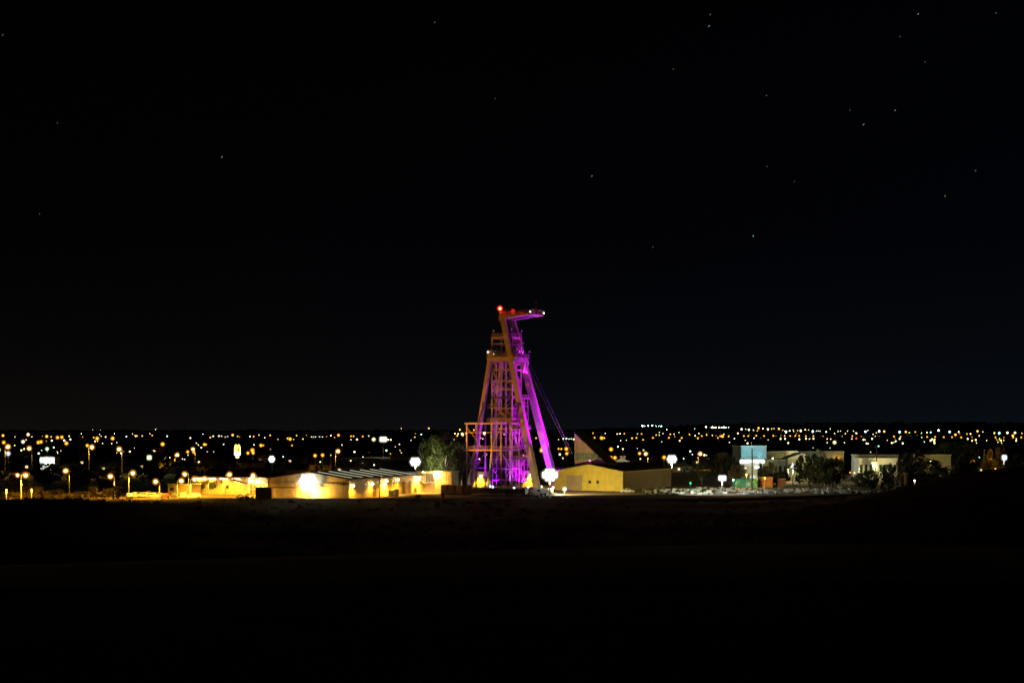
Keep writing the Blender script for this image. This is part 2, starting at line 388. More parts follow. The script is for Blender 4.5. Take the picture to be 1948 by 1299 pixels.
# cabin, lamp posts and mast fittings
m = MB(); m.box(-4.9, -3.2, -5.4, -3.9, 47.75, 50.1); m.bar((-4.9, -5.45, 48.6), (-3.2, -5.45, 48.6), .1); m.bar((-4.05, -5.45, 47.8), (-4.05, -5.45, 50.1), .08)
m.build('control_cabin', mat('cabin_cream', (0.7, 0.62, 0.4), .5), hf)
def topost(u, v, z, h, em=None, s=.28):
    m = MB(); m.bar((u, v, z), (u, v, z + h), .1); m.box(u - .05, u + .5, v - .12, v + .12, z + h - .03, z + h + .1)
    o = m.build('lamp_post', GALV, hf)
    m = MB(); m.ball((u + .3, v, z + h - .12), s); m.build('lamp_glass', em or mat('lamp_glass_pale', (.7, .7, .8), .2), o); return o
for a in ((-3.4, -4.2, 55, 2.3), (3.7, -4.2, 55, 2.6), (3.8, 4.2, 55, 2.5), (6.3, 5.6, 47.7, 2.3), (5.4, 2, 47.7, 5.3), (-1.9, -5.6, 47.7, 2.3), (.4, -4, 55, 2.4)): topost(*a)
topost(-5.1, -5.6, 47.7, 1.9, emi((.75, .75, 1), 2.5), .3)
topost(9.8, -1.5, 62.9, 1.0, emi((.8, .75, 1), 7), .26); topost(12.9, 3.4, 62.9, .7, emi((.8, .75, 1), 7), .26)
topost(11.4, -1.0, 62.9, .3, emi((.9, .6, 1), 5), .2); topost(-2.8, -5.4, 47.7, 1.2, emi((1, .9, .7), 4), .16)
m = MB()
for a, h in ((3.9, .9), (5.8, .8), (7.0, .7), (7.6, .6)): m.box(a - .5, a + .5, -1.6, -.2, 62.72, 62.72 + h)
m.build('winch_housing', RED, hf)
m = MB(); m.tube((10.6, 2.4, 62.9), (10.6, 2.4, 68.2), .06, .02); m.bar((10.2, 2.4, 67.2), (11, 2.4, 67.2), .04); m.build('antenna', GALV, hf)
bc = MB(); bc.bar((-.7, -4.0, 62.7), (-.7, -4.0, 64.6), .16); bc = bc.build('beacon', GALV, hf)
m = MB(); m.ball((-.7, -4.0, 65.1), .5, 12, 8); m.build('beacon_bulb', emi((1, .22, .06), 30), bc)
m = MB(); m.ball((-.7, -4.0, 65.1), .8, 14, 9); m.mi = 1; m.ball((-.7, -4.0, 65.1), 1.15, 14, 9); m.build('beacon_halo', [glow_shell((1, .015, .01), 1.6, .6), glow_shell((1, .0, .01), .9, .3)], bc)  # oversized red shells imitate the beacon's halo
light(bc, (1.1, -3.8, 65.3), (1, .02, .01), 1800, r=.3)
# winder ropes running down to the winder house
for a, v0 in ((0, -1.6), (1, 1.9)):
    m = MB(); m.tube((5.4, v0, 51.4), (26.6, -3 + v0 * 0.6, 13.2), .11, n=6); m.build('winder_rope', mat('rope_violet_tint', (.2, .16, .5), .5), hf)  # violet floodlight tint is put into the rope colour

# purple architectural floodlights at the foot of the headframe, plus one added on the shed gable
def purple_flood(u, v, aim, col, power, cone, label, emit, r=.35, z=0):
    aim = (aim[0], aim[1], aim[2] - z)
    t = empty('purple_floodlight', L(u, v, z), label, 'floodlight', 'purple floodlights round the headframe foot', ROT)
    m = MB(); m.box(-.35, .35, -.3, .3, 0, .12); m.bar((-.4, 0, .1), (-.4, 0, .75), .06); m.bar((.4, 0, .1), (.4, 0, .75), .06); m.build('stand', GALV, t)
    m = MB(); m.box(-.34, .34, -.2, .2, .5, .95); m.build('housing', RUBBER, t)
    m = MB(); m.ball((0, -.05, 1.15), r, 10, 6); m.build('lens', emi(emit, 14), t)
    a = (aim[0] - u, aim[1] - v, aim[2]); light(t, (0, 0, 1.15 + r + .08), col, power, 'SPOT', a, cone, .3)
MAG, VIO = (.52, 0, 1), (.2, 0, 1)
purple_flood(30.3, 5.2, (5.5, -1, 34), MAG, 150000, 70, 'added magenta light on the gable top of the yellow shed', (.3, .05, .35), .2, z=9.45)  # added source, no real fitting here; throws magenta onto the legs
purple_flood(19.5, -2.5, (11.5, 8, 22), VIO, 26000, 62, 'violet floodlight between the two raking legs', (.6, .3, 1))
purple_flood(9.5, -2.0, (3.5, 2, 22), MAG, 18000, 120, 'magenta floodlight at the foot of the stair tower', (.9, .4, 1), .25)
purple_flood(-5.2, -2.2, (-6.2, -6, 30), (.34, 0, 1), 16000, 70, 'left one of the pair of violet lamps low inside the frame', (.6, .35, 1), .4)
purple_flood(-3.0, -5.4, (-5.2, 3, 26), (.25, 0, 1), 8000, 110, 'right one of the pair of violet lamps low inside the frame', (.7, .5, 1), .4)
purple_flood(8.5, -11.5, (5.5, -6, 16), (.5, .1, 1), 7000, 90, 'pale violet floodlight at the right corner of the open steel gantry', (.8, .6, 1), .25)
# two of the lamps mounted on the headframe's own platform, shining up
for (a, aim, pw, cone) in (((5.6, 3.6, 48.3), (5.0, .5, 62), 3000, 120), ((6.9, 2.5, 40.5), (4.6, 3.4, 47), 1500, 90)):
    m = MB(); m.box(a[0] - .25, a[0] + .25, a[1] - .25, a[1] + .25, a[2] - .6, a[2] - .25)
    o = m.build('uplight', GALV, hf); light(o, a, (.6, .03, 1), pw, 'SPOT', aim, cone, .2)

# ------------------------------------------------------------------ open steel frame in front of the headframe
gf = frame_empty('steel_gantry', OX, OY, 'open rectangular steel gantry of thin columns in front of the headframe foot', 'gantry')
U0, U1, V0, V1, ZT = -7.9, 5.6, -16, -1.4, 23.8
for a, b in ((U0, V0), ((U0 + U1) / 2 + 3, V0), (U1, V0), (U0, -8.7), (U0, V1), (U1, -8.7), (U1, V1)):
    m = MB(); m.bar((a, b, 0), (a, b, ZT), .42); m.build('column', STEEL, gf)
for z, t in ((ZT, .55), (14.4, .5), (7.8, .26), (20.6, .22)):
    m = MB(); m.bar((U0 - .8, V0, z), (U1 + .1, V0, z), .3, t); m.bar((U1, V0 + .2, z), (U1, V1, z), .3, t); m.bar((U0, V0 + .2, z), (U0, V1, z), .3, t)
    if z > 20: m.bar((U0, -8.7, z), (U1, -8.7, z), .2, t * .7)
    m.build('beam', STEEL, gf)
m = MB(); m.box(U0, U1, V0 + .2, V0 + 1.4, 14.5, 14.6); m.box(U1 - 1.3, U1 - .2, V0 + 1.4, V1, 14.5, 14.6); wk = m.build('walkway', GALV, gf)
railing(wk, (U0, U1, V0 + .1, V1), 14.65, 1.2, 1.3, sides='sew')
mid = (U0 + U1) / 2 + 3
for p, q in (((U0, V0, 22.5), (mid - 3, V0, 14.6)), ((U0, V0, 8), (U0 + 4, V0, 14.2)), ((mid, V0, 14.6), (U1, V0, 23)), ((mid, V0, 8), (U1, V0, 14)), ((mid, V0, 1), (U1, V0, 7.6)),
             ((U1, V0, 14), (U1, -8.7, 8)), ((U1, V0, .5), (U1, -8.7, 7.6)), ((U1, -8.7, 7.6), (U1, V1, .6)), ((U0, V0, 14), (U0, -8.7, 8)), ((U1, -8.7, 23.4), (U1, V1, 15)), ((U0, -8.7, 8), (U0, V1, 14))):
    m = MB(); m.bar(p, q, .16); m.build('brace', STEEL, gf)

# ------------------------------------------------------------------ buildings of the mine (all on the same axes: local u to the right, v away)
def shed(name, X, Y, W_, D_, he, hr, wallm, label, roofm=ROOFM, skylights=0):
    """gable shed; origin at its nearest right corner, front runs to -u, depth to +v"""
    t = frame_empty(name, X, Y, label, 'shed')
    m = MB(); m.box(-W_, 0, 0, D_, 0, he)
    m.prism([(-W_, 0, he + .002), (0, 0, he + .002), (-W_ / 2, 0, hr)], [(-W_, D_, he + .002), (0, D_, he + .002), (-W_ / 2, D_, hr)]); m.build('wall', wallm, t)
    m = MB(); o_ = .5; s = (hr - he) / (W_ / 2)
    for sg in (-1, 1):
        e0 = (-W_ / 2 + sg * (W_ / 2 + o_), he - o_ * s + .05); r0 = (-W_ / 2 + sg * .004, hr + .05)
        pts = [(e0[0], -o_, e0[1]), (r0[0], -o_, r0[1]), (r0[0], D_ + o_, r0[1]), (e0[0], D_ + o_, e0[1])]
        m.prism(pts, [(a, b, z + .14) for a, b, z in pts])
    rf = m.build('roof', roofm, t)
    for i in range(skylights):
        m = MB(); v0 = 3.2 + i * (D_ - 5) / skylights
        a0, a1 = -W_ / 2 + 1.2, -1.2
        za, zb = hr - s * 1.2 + .21, he + s * 1.2 + .21
        m.prism([(a0, v0, za), (a1, v0, zb), (a1, v0 + .8, zb), (a0, v0 + .8, za)], [(a0, v0, za + .05), (a1, v0, zb + .05), (a1, v0 + .8, zb + .05), (a0, v0 + .8, za + .05)])
        m.build('skylight', emi((1, .95, .62), .6), rf)
    return t
def panel(parent, name, face, a0, a1, z0, z1, mt, off=.05, th=.05):
    """flat fitting on a wall: face 'f' = front (normal -v, a along u), face 'r' = right side (normal +u, a along v)"""
    m = MB()
    if face == 'f': m.box(a0, a1, -off - th, -off, z0, z1)
    else: m.box(off, off + th, a0, a1, z0, z1)
    return m.build(name, mt, parent)
wh = shed('warehouse', -51.3, 447, 30, 50, 6.0, 8.1, CREAM, 'long cream warehouse with roller doors and lit skylight strips', skylights=7)
ROLL = cladding('roller_door', (0.50, 0.42, 0.24), .3)
for a0, a1 in ((-27.3, -19.5), (-10.2, -2.0)):
    d = panel(wh, 'roller_door', 'f', a0, a1, .05, 4.1, ROLL, -.0, .06)
    panel(d, 'door_hood', 'f', a0 - .1, a1 + .1, 4.1, 4.7, CREAM, .0, .6)
for a0, a1, z1 in ((14.5, 16.5, 3.0), (33.5, 35.5, 4.2), (38, 39.6, 4.4)): panel(wh, 'door', 'r', a0, a1, .05, z1, mat('door_brown', (.2, .12, .06), .6))
panel(wh, 'door', 'r', 20.2, 23.0, .05, 4.0, WHITE)
panel(wh, 'window', 'r', 27.5, 30, 2.6, 4.4, GLASS); panel(wh, 'wall_box', 'r', 42, 43.6, 1.2, 2.2, GALV, .05, .4)
m = MB(); m.prism([(0.06, 46, 3.6), (2.2, 46, 2.9), (2.2, 49.6, 2.9), (.06, 49.6, 3.6)], [(0.06, 46, 3.7), (2.2, 46, 3.0), (2.2, 49.6, 3.0), (.06, 49.6, 3.7)]); m.build('awning', CREAM, wh)
m = MB(); m.bar((.1, 1.6, 5.4), (.1, 50, 5.5), .14); m.bar((.12, .1, 3.0), (.12, 49.9, 3.0), .12); m.build('gutter', CREAM, wh)
SOD = (1, .47, .025)
def wall_lamp(parent, loc, power, aim=None, cone=150, em=60, r=.28, col=SOD):
    m = MB(); m.bar((loc[0] - .7, loc[1], loc[2] + .1), loc, .1); m.box(loc[0] - .25, loc[0] + .25, loc[1] - .25, loc[1] + .25, loc[2] + r, loc[2] + r + .12)
    o = m.build('wall_lamp', GALV, parent)
    m = MB(); m.ball(loc, r); m.build('lamp_glass', emi((1, .8, .45), em), o)
    light(o, (loc[0] + .5, loc[1], loc[2] - r - .12), col, power * 5, 'SPOT', aim or (loc[0], loc[1], 0), cone, .2, blend=.8)
wall_lamp(wh, (.9, 1.4, 4.0), 550); wall_lamp(wh, (.9, 13, 4.2), 380); wall_lamp(wh, (1.1, 21.5, 4.9), 1500, em=80); wall_lamp(wh, (1.0, 29.2, 5.1), 650); wall_lamp(wh, (1.1, 43.2, 4.9), 1300, em=80, r=.4)
light_mast_label = 0
# sodium spill from the warehouse eave lamp towards the headframe
eo = MB(); eo.bar((.2, 44, 5.8), (1.6, 44, 7.4), .12); eo.box(1.3, 2.1, 43.7, 44.3, 7.3, 7.6); eo = eo.build('eave_floodlight', GALV, wh)
m = MB(); m.ball((2.1, 44, 7.1), .2); m.build('lamp_glass', emi((1, .7, .3), 30), eo)
light(eo, (2.5, 44.1, 7.2), (1, .34, .02), 42000, 'SPOT', (36, 74, 42), 75, .3)

ys_ = shed('workshop_shed', 38.9, 499, 26, 52, 6.9, 9.3, YELL, 'yellow gabled workshop shed right of the white glare lamp')
panel(ys_, 'roller_door', 'f', -21.6, -15.4, .05, 5.4, cladding('tan_roller', (.38, .30, .16), .3), .0, .05)
m = MB(); m.bar((-6.9, -.08, 0), (-6.9, -.08, 8), .12); m.build('downpipe', YELL, ys_)
for a in (-9.5, -12.5): panel(ys_, 'notice_board', 'f', a - .5, a + .5, 2.6, 3.6, DARK)
side = MB(); side.box(.02, .06, .3, 51.8, .1, 6.6); side.build('side_shade_sheet', OLIVE, ys_)  # dark sheet puts the side wall's shade into its colour
# winder house: tall half-gable with a sloping roof and one band of glazing
t = frame_empty('winder_house', 23.2, 519, 'tan triangular winder house with sloping roof behind the yellow shed', 'building')
D_ = 7.0
prof = [(-.4, 0), (12.2, 0), (12.2, 9.0), (-.4, 20.3)]
m = MB(); m.prism([(a, 0, z) for a, z in prof], [(a, D_, z) for a, z in prof]); m.build('wall', PINK, t)
m = MB(); m.prism([(-.7, -.3, 20.75), (12.6, -.3, 8.75), (12.6, -.3, 9.15), (-.7, -.3, 21.15)], [(-.7, D_ + 3, 20.75), (12.6, D_ + 3, 8.75), (12.6, D_ + 3, 9.15), (-.7, D_ + 3, 21.15)]); m.build('roof', ROOFM, t)
m = MB(); m.prism([(-.1, -.04, 10.8), (9.9, -.04, 10.8), (7.6, -.04, 13.2), (-.1, -.04, 13.2)], [(-.1, -.1, 10.8), (9.9, -.1, 10.8), (7.6, -.1, 13.2), (-.1, -.1, 13.2)])
wn = m.build('window', mat('winder_glass', (.22, .34, .22), .3, 0, .5, .5), t)
m = MB()
for i in range(9): a = .4 + i * 1.1; m.bar((a, -.13, 10.8), (a, -.13, min(13.2, 13.2 - max(0, (a - 7.6)) * 1.04)), .1)
m.bar((-.1, -.13, 12), (8.7, -.13, 12), .1); m.build('mullion', PINK, wn)
t = frame_empty('plant_annex', 14.2, 522, 'low flat annex with orange fascia left of the yellow shed', 'building')
m = MB(); m.box(0, 9, 0, 8, 0, 7.2); m.build('wall', PINK, t); m = MB(); m.box(-.3, 9.2, -.3, 8.2, 7.25, 7.7); m.build('roof', WHITE, t)
# bright cream office block left of the warehouse
t = frame_empty('office_block', -80.5, 469, 'bright cream office block glowing under sodium lamps left of the warehouse', 'building')
m = MB(); m.box(-29, 0, 0, 14, 0, 5.4); m.build('wall', CREAM, t)
m = MB(); m.prism([(-29.8, -1.4, 5.45), (.6, -1.4, 5.45), (.6, 14.8, 5.45), (-29.8, 14.8, 5.45)], [(-29.8, -1.4, 5.9), (.6, -1.4, 5.9), (.6, 14.8, 5.9), (-29.8, 14.8, 5.9)]); m.build('fascia', CREAM, t)
m = MB(); m.prism([(-29.4, -1, 5.95), (.4, -1, 5.95), (.4, 14.4, 5.95), (-29.4, 14.4, 5.95)], [(-22, 5, 8.3), (-7, 5, 8.3), (-7, 8, 8.3), (-22, 8, 8.3)]); m.build('roof', ROOFM, t)
for a in (-26, -21.5, -16.5): panel(t, 'window', 'f', a - .7, a + .7, 2.0, 3.3, GLASS)
panel(t, 'window', 'f', -19, -18.2, 3.6, 4.6, GLASS)
for a0 in (-7.0, -3.4):
    d = panel(t, 'glazed_door', 'f', a0, a0 + 2.2, .05, 3.6, mat('door_brown', (.2, .12, .06), .6)); 
    m = MB(); m.bar((a0 + 1.1, -.13, .1), (a0 + 1.1, -.13, 3.6), .1); m.bar((a0, -.13, 2), (a0 + 2.2, -.13, 2), .1); m.build('mullion', CREAM, d)
sh = MB(); pts = [(-12.5 + i * 1.1, -3.2, 5.1 - 1.5 * math.sin(R(i * 12))) for i in range(8)]
for a, b in zip(pts, pts[1:]): sh.prism([a, b, (b[0], -1.8, b[2] + .25), (a[0], -1.8, a[2] + .25)], [(q[0], q[1], q[2] + .07) for q in (a, b)] + [(b[0], -1.8, b[2] + .32), (a[0], -1.8, a[2] + .32)])
sh.build('shade_sail', mat('shade_cloth', (.12, .08, .05), .9), t)
for a, pw in ((-27, 500), (-22, 450), (-17, 500), (-12, 450)):
    m = MB(); m.box(a - 1.6, a + 1.6, -1.3, -1.0, 5.1, 5.4); o = m.build('strip_lamp', emi((1, .85, .55), 4), t)
    light(o, (a, -1.5, 4.9), SOD, pw * 5, 'SPOT', (a, -.2, 0), 160, .3, blend=.8)
for a, b, z, pw in ((-2.6, -2.2, 4.6, 1500), (-5.6, -2.0, 4.9, 600)):
    m = MB(); m.bar((a, -.05, z + .3), (a, b, z + .3), .08); o = m.build('porch_lamp', GALV, t)
    m = MB(); m.ball((a, b, z), .5); m.build('lamp_glass', emi((1, .85, .55), 40), o); light(o, (a, b, z - .65), SOD, pw * 3, 'SPOT', (a, -.5, 0), 160, .3, blend=.8)
t = frame_empty('site_office', -107.5, 474, 'small tan site office behind the parked cars', 'building')
m = MB(); m.box(-9, 0, 0, 6, 0, 3.2); m.build('wall', PINK, t); m = MB(); m.box(-9.3, .3, -.4, 6.3, 3.25, 3.5); m.build('roof', WHITE, t)
panel(t, 'door', 'f', -5, -4, .05, 2.2, CREAM); panel(t, 'window', 'f', -8, -6.5, 1.2, 2.3, GLASS)
t = frame_empty('amenities_block', -99.5, 478, 'orange lit single storey block with two dark windows beside the office', 'building')
m = MB(); m.box(-8.5, 0, 0, 8, 0, 4.2); m.build('wall', CREAM, t); m = MB(); m.box(-9, .4, -1.1, 8.4, 4.25, 4.6); m.build('roof', CREAM, t)
for a0 in (-7.6, -3.4): panel(t, 'window', 'f', a0, a0 + 2.6, 1.7, 3.2, GLASS)
# pump house and container row right of the warehouse
t = frame_empty('pump_house', -20.5, 484, 'small orange block house left of the headframe frame', 'building')
m = MB(); m.box(-6.6, 0, 0, 5, 0, 7.2); m.build('wall', CREAM, t); m = MB(); m.box(-6.9, .3, -.3, 5.3, 7.25, 7.5); m.build('roof', WHITE, t)
o = MB(); o.bar((-5.8, -.1, 6.6), (-5.8, -1.0, 6.6), .1); o = o.build('wall_lamp', GALV, t)
m = MB(); m.ball((-5.8, -1.1, 6.2), .55); m.build('lamp_glass', emi((1, .85, .5), 70), o); light(o, (-5.8, -1.2, 5.5), SOD, 2600, 'SPOT', (-4, -.4, 0), 165, .3, blend=.8)
light(o, (-5.8, -1.9, 6.6), SOD, 1300, r=.2)
t = frame_empty('transformer_kiosk', -33.2, 492, 'white cabinet building with dark louvres behind the warehouse end', 'building')
m = MB(); m.box(0, 9.5, 0, 4, 3.4, 7.0); m.build('wall', WHITE, t); m = MB(); m.box(0, 9.5, .3, 4, 0, 3.35); m.build('plinth', mat('concrete', (0.35, 0.33, 0.3), 0.9), t); m = MB(); m.box(-.3, 9.8, -.3, 4.3, 7.05, 7.3); m.build('roof', WHITE, t)
for i in range(6):
    a = 4.0 + i * .6; m = MB(); m.box(a, a + .45, -.08, -.02, 3.7, 6.5); m.build('louvre', OLIVE, t)
for i, (X, Y) in enumerate(((-23.8, 476.5), (-21.3, 475.3), (-18.8, 474.1), (-16.4, 473.0))):
    t = frame_empty('steel_locker', X, Y, ['leftmost', 'second', 'third', 'rightmost'][i] + ' of four rusty steel lockers in a row by the yard edge', 'locker', 'steel lockers at the yard edge')
    m = MB(); m.box(0, 2.3, 0, 2, .1, 3.2); m.build('body', RUST, t); m = MB(); m.box(.1, 1.1, -.06, -.01, .2, 3.0); m.box(1.2, 2.2, -.06, -.01, .2, 3.0); m.build('door', mat('locker_door', (.36, .24, .16), .6), t)
t = frame_empty('ore_skip', -14.6, 481, 'long dark steel bin lying in front of the open frame', 'bin')
m = MB(); m.prism([(0, 0, .3), (21, 0, .3), (21, 2.2, .3), (0, 2.2, .3)], [(-.3, -.3, 2.0), (21.3, -.3, 2.0), (21.3, 2.5, 2.0), (-.3, 2.5, 2.0)]); m.build('body', OLIVE, t); m = MB(); m.box(-.4, 21.4, -.42, -.3, 1.8, 2.1); m.build('rim', GALV, t)
for a in (2, 10, 18): m = MB(); m.box(a, a + .6, -.1, 2.3, 0, .3); m.build('skid', RUST, t)

# ------------------------------------------------------------------ lamps
NAMES = dict(o='orange', y='warm white', w='white', g='greenish', c='teal white', b='blue white', r='red', l='lime', v='violet white', p='pink')
R0 = {1: .62, 2: 1.0, 3: 1.5, 4: 2.4, 5: 3.2}
L0 = {1: 7, 2: 16, 3: 40, 4: 90, 5: 120}
FAR = {}
nfar = {}
def far_lamp(px, py, s, c):
    kind, h = ('street_lamp', 8.0) if c == 'o' else (('floodlight', 12.0) if s >= 3 else ('yard_lamp', 6.0))
    x, y, z = seat(px, py, h)
    r_px = R0[s]; r_want = r_px * y / F; r = min(r_want, .9 if s < 3 else 1.3)
    st = L0[s] * (.32 if c == 'o' else .6) * (r_want / r) ** 2; st = float('%.1g' % st)
    gz = G(x, y); hh = max(h * .5, z - gz)
    rq = round(r * 5) / 5 or .2; hq = round(hh)
    key = (kind, rq, hq, c, st)
    if key not in FAR:
        m = MB(); m.mi = 0; m.bar((0, 0, -1 - (8 if hq > 20 else 0)), (0, 0, hq - rq * .9), .22, None, .14); m.bar((0, 0, hq + rq * .95), (0, .9, hq + rq * .95), .12); m.mi = 1; m.ball((0, 0, hq), rq, 8, 6)
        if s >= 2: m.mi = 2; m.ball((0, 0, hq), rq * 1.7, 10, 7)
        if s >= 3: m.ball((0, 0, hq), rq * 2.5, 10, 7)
        FAR[key] = m.mesh(kind, [GALV, emi(COL[c], st), glow_shell(COL[c], 1.0 if c == 'o' else .8, .32)])  # last material: shells imitating halo around the lamp head
    o = bpy.data.objects.new(kind, FAR[key]); C.objects.link(o); o.location = (x, y, z - hq)
    if s >= 3 and y < 760:
        light(o, (0, 0, hq - rq - .3), COL[c] if c != 'o' else SOD, 700 * (2 if s > 3 else 1), 'POINT', r=.3)
    zone = 'left' if px < 560 else 'middle' if px < 1150 else 'right'
    dist = 'horizon' if y > 2500 else 'far' if y > 1200 else 'nearer'
    zn = {'left': 'left of the warehouse', 'middle': 'between warehouse and yellow shed', 'right': 'right of the yellow shed'}[zone]
    dn = {'horizon': 'on the skyline', 'far': 'out in the town', 'nearer': 'in the nearest streets'}[dist]
    sz = {1: 'pinprick', 2: 'small', 3: 'bright', 4: 'glaring', 5: 'dazzling'}[s]
    tag(o, '%s %s %s %s, %s' % (sz, NAMES[c], {'street_lamp': 'street lamp', 'floodlight': 'floodlight', 'yard_lamp': 'lamp'}[kind], dn, zn), kind.replace('_', ' '), '%s %s lamps %s %s' % (sz, NAMES[c], dn, zone))
T3 = "40,275,3o 205,293,1y 385,262,3y 437,293,1w 355,335,2o 315,360,3w 50,370,3o 200,410,1y 292,478,2y 330,460,2y 112,522,3v 5,460,1y 5,482,1w 580,283,1o 640,287,3o 700,292,2o 788,303,3o 848,298,3o 948,285,2y 965,327,2y 880,342,2w 635,352,1o 525,370,3o 562,362,3o 710,345,2g 910,383,3o 645,458,3g 738,438,2g 530,520,2g 570,478,1w 785,497,1y 835,485,1y 792,517,1y 1028,243,1y 1118,248,1w 1132,295,1o 1272,198,1y 1340,200,2y 1380,202,1y 1420,203,1y 1285,303,2o 1333,317,3o 1387,283,1y 1448,295,2y 1365,260,1w 1305,355,2y 1338,355,1y 1545,315,3o 1573,248,1w 1408,382,1y 1533,385,1y 1603,373,1y 1730,290,1w 1197,412,3o 1215,455,1y 1602,513,1y 1662,517,2y 1697,500,1o 1782,495,2y 1085,920,2w"
T4 = "1555,480,3o 1612,445,3o 1622,478,3o 1722,382,3o 1752,382,2o 1633,375,1y 785,465,3o 862,468,3o 790,505,1y 348,445,1y 465,367,3o 897,353,1y 922,377,1y 960,410,2g 1000,370,3o 1022,370,2o 1035,462,1p 1120,465,1g 557,537,1w 45,462,1y 105,415,1y 120,263,2y 140,260,2o 203,262,1y 207,223,1y 332,255,2o 377,180,1w 302,233,1y 522,265,2g 553,218,1y 820,288,2y 980,237,1w 1075,280,2o 1112,265,2g 1185,262,2y 1220,263,1w 1265,275,1y 1298,268,1w 1360,250,3o 1423,267,1y 1447,270,1o 1582,268,2g 1628,268,2o 1698,250,1y 1840,255,2o 1940,305,1y 1245,368,1w 1770,285,1y 720,555,1w 748,560,1y 930,590,1w 80,235,1y 5,268,1w"
T5 = "20,198,2o 195,230,2o 220,235,3o 285,200,2o 385,198,1o 350,235,1y 240,300,2o 255,240,1b 435,213,1w 455,215,1y 475,215,1w 515,213,1w 545,215,1w 585,210,1o 628,200,2y 665,220,1o 705,197,3o 830,207,2o 855,207,2o 948,210,2o 1008,205,1y 830,243,1w 890,240,2y 1058,240,3y 1200,243,2y 1228,243,2y 545,397,3o 470,402,3o 628,397,2o 740,295,1y 865,365,2y 523,465,2g 150,413,2b 828,453,2y 950,415,1w 1062,495,2w 1315,288,1y 1185,350,2g 1225,383,2o 1335,130,2o 1610,127,3o 1588,160,1w 1535,188,2b 1660,163,1y 1475,182,1o 1470,218,1y 1430,248,1y 1275,313,1y 1322,350,1y 1335,375,1y 1920,140,2o 1870,180,2y 1905,185,2y 1895,205,2o 1940,190,2y 1865,240,1y"
T2 = "90,478,3o 260,480,3o 378,520,4y 30,518,2y 120,528,3y 165,522,2y 200,508,1y 335,575,2o 362,583,1y 25,593,1y 60,545,2o 130,548,2o 408,768,2o 320,820,2y 612,532,1w 840,785,3o 885,787,3o 988,575,2o 1063,690,3o 1053,720,3o"
T6 = "212,220,1g 210,297,2w 252,295,2g 288,300,1g 315,298,1c 345,303,2y 153,305,1y 152,425,2o 187,428,2o 252,427,3o 257,487,3o 168,497,2y 207,545,2y 413,222,3o 515,282,2o 547,280,2o 612,283,2o 592,225,2o 575,295,1w 702,288,3o 735,288,2o 748,228,1w 843,188,2w 903,237,2y 938,233,2g 992,233,2o 1018,315,1g 945,320,1w 1090,290,2o 1147,285,2o 1160,237,1g 1212,235,2o 1232,310,2o 1223,137,4y 1298,130,3c 1350,130,3w 1465,137,3c 1505,152,1w 1535,180,1w 1357,285,2o 1400,250,2o 1440,215,1g 1440,250,1g 1487,230,1y 1580,240,2o 1562,285,2o 1628,237,1y 1637,270,1o 1690,217,1g 1700,322,2y 1725,287,2o 1825,243,2o 1812,165,2c 1865,165,2c 1690,150,1c 1790,145,1c 1900,258,1y 1932,290,2o 1470,337,1c 822,432,3o 910,398,2b 820,540,3o 872,540,3o 1187,485,3o 1198,555,2y 1500,535,3o 1750,550,2c 1835,458,2g 1860,498,1w 1158,420,1b 1315,655,1w"
T7 = "140,133,3w 215,138,4y 293,138,3w 345,138,3w 403,138,2c 553,157,3y 637,165,3y 750,145,3o 858,160,3y 985,155,3o 1068,188,4w 1238,177,3y 1378,185,3b 735,177,1y 510,207,2y 580,238,2o 630,237,2o 722,233,2o 813,237,2o 920,235,2o 1008,235,1o 1052,235,2o 1115,237,2o 1177,233,2o 1220,235,2o 1298,238,2o 1385,238,2o 1497,240,1o 1718,240,1o 1835,238,2o 1883,265,2r 1940,243,1o 1005,270,2y 1057,270,2g 1222,275,2y 1300,268,2y 1340,272,1w 1385,267,2y 860,283,1y 697,262,1w 597,285,1w 622,322,2y 1093,318,2y 1382,375,1y 1578,377,1g 1630,312,3y 1545,315,1y 1545,270,1y 1585,273,1y 1532,190,2w 1630,207,1y 1755,210,1y 1880,205,2y 1462,180,1y 1830,270,1y 1745,315,1y 148,222,2o 92,238,2o 48,262,2o 15,235,1y 58,207,1w 257,235,1o 305,240,2o 330,240,3o 403,240,2o 215,230,1y 278,260,1y 348,217,1w 413,310,1w 470,268,1w 1155,185,1y 1190,205,1o 122,458,2y 148,460,1y 710,483,3o 1665,495,3o 1690,490,2o 970,560,2w 1250,565,1y 1810,660,2o 1860,665,2y 1912,655,2y 1915,620,1y 600,610,2y 550,615,2y 525,415,1w 1780,180,1y 1580,155,1y"
T7 += " 160,135,2c 190,140,2w 250,138,3y 270,135,2c 320,138,2c 370,138,2w 600,158,1y 690,170,1w 800,150,2y 900,152,1y 930,150,1y 1030,170,1y 1110,178,2w 1150,165,1y 1200,175,1y 1290,165,2y 1330,168,1y 1420,180,1c 1440,178,1y 1670,185,1y 1700,180,1y 1850,180,1y"
T6 += " 1250,135,2w 1400,135,2c 1430,136,2c 1660,150,1c 1720,150,1c 1760,148,1c 1840,160,1w 1890,170,1c"
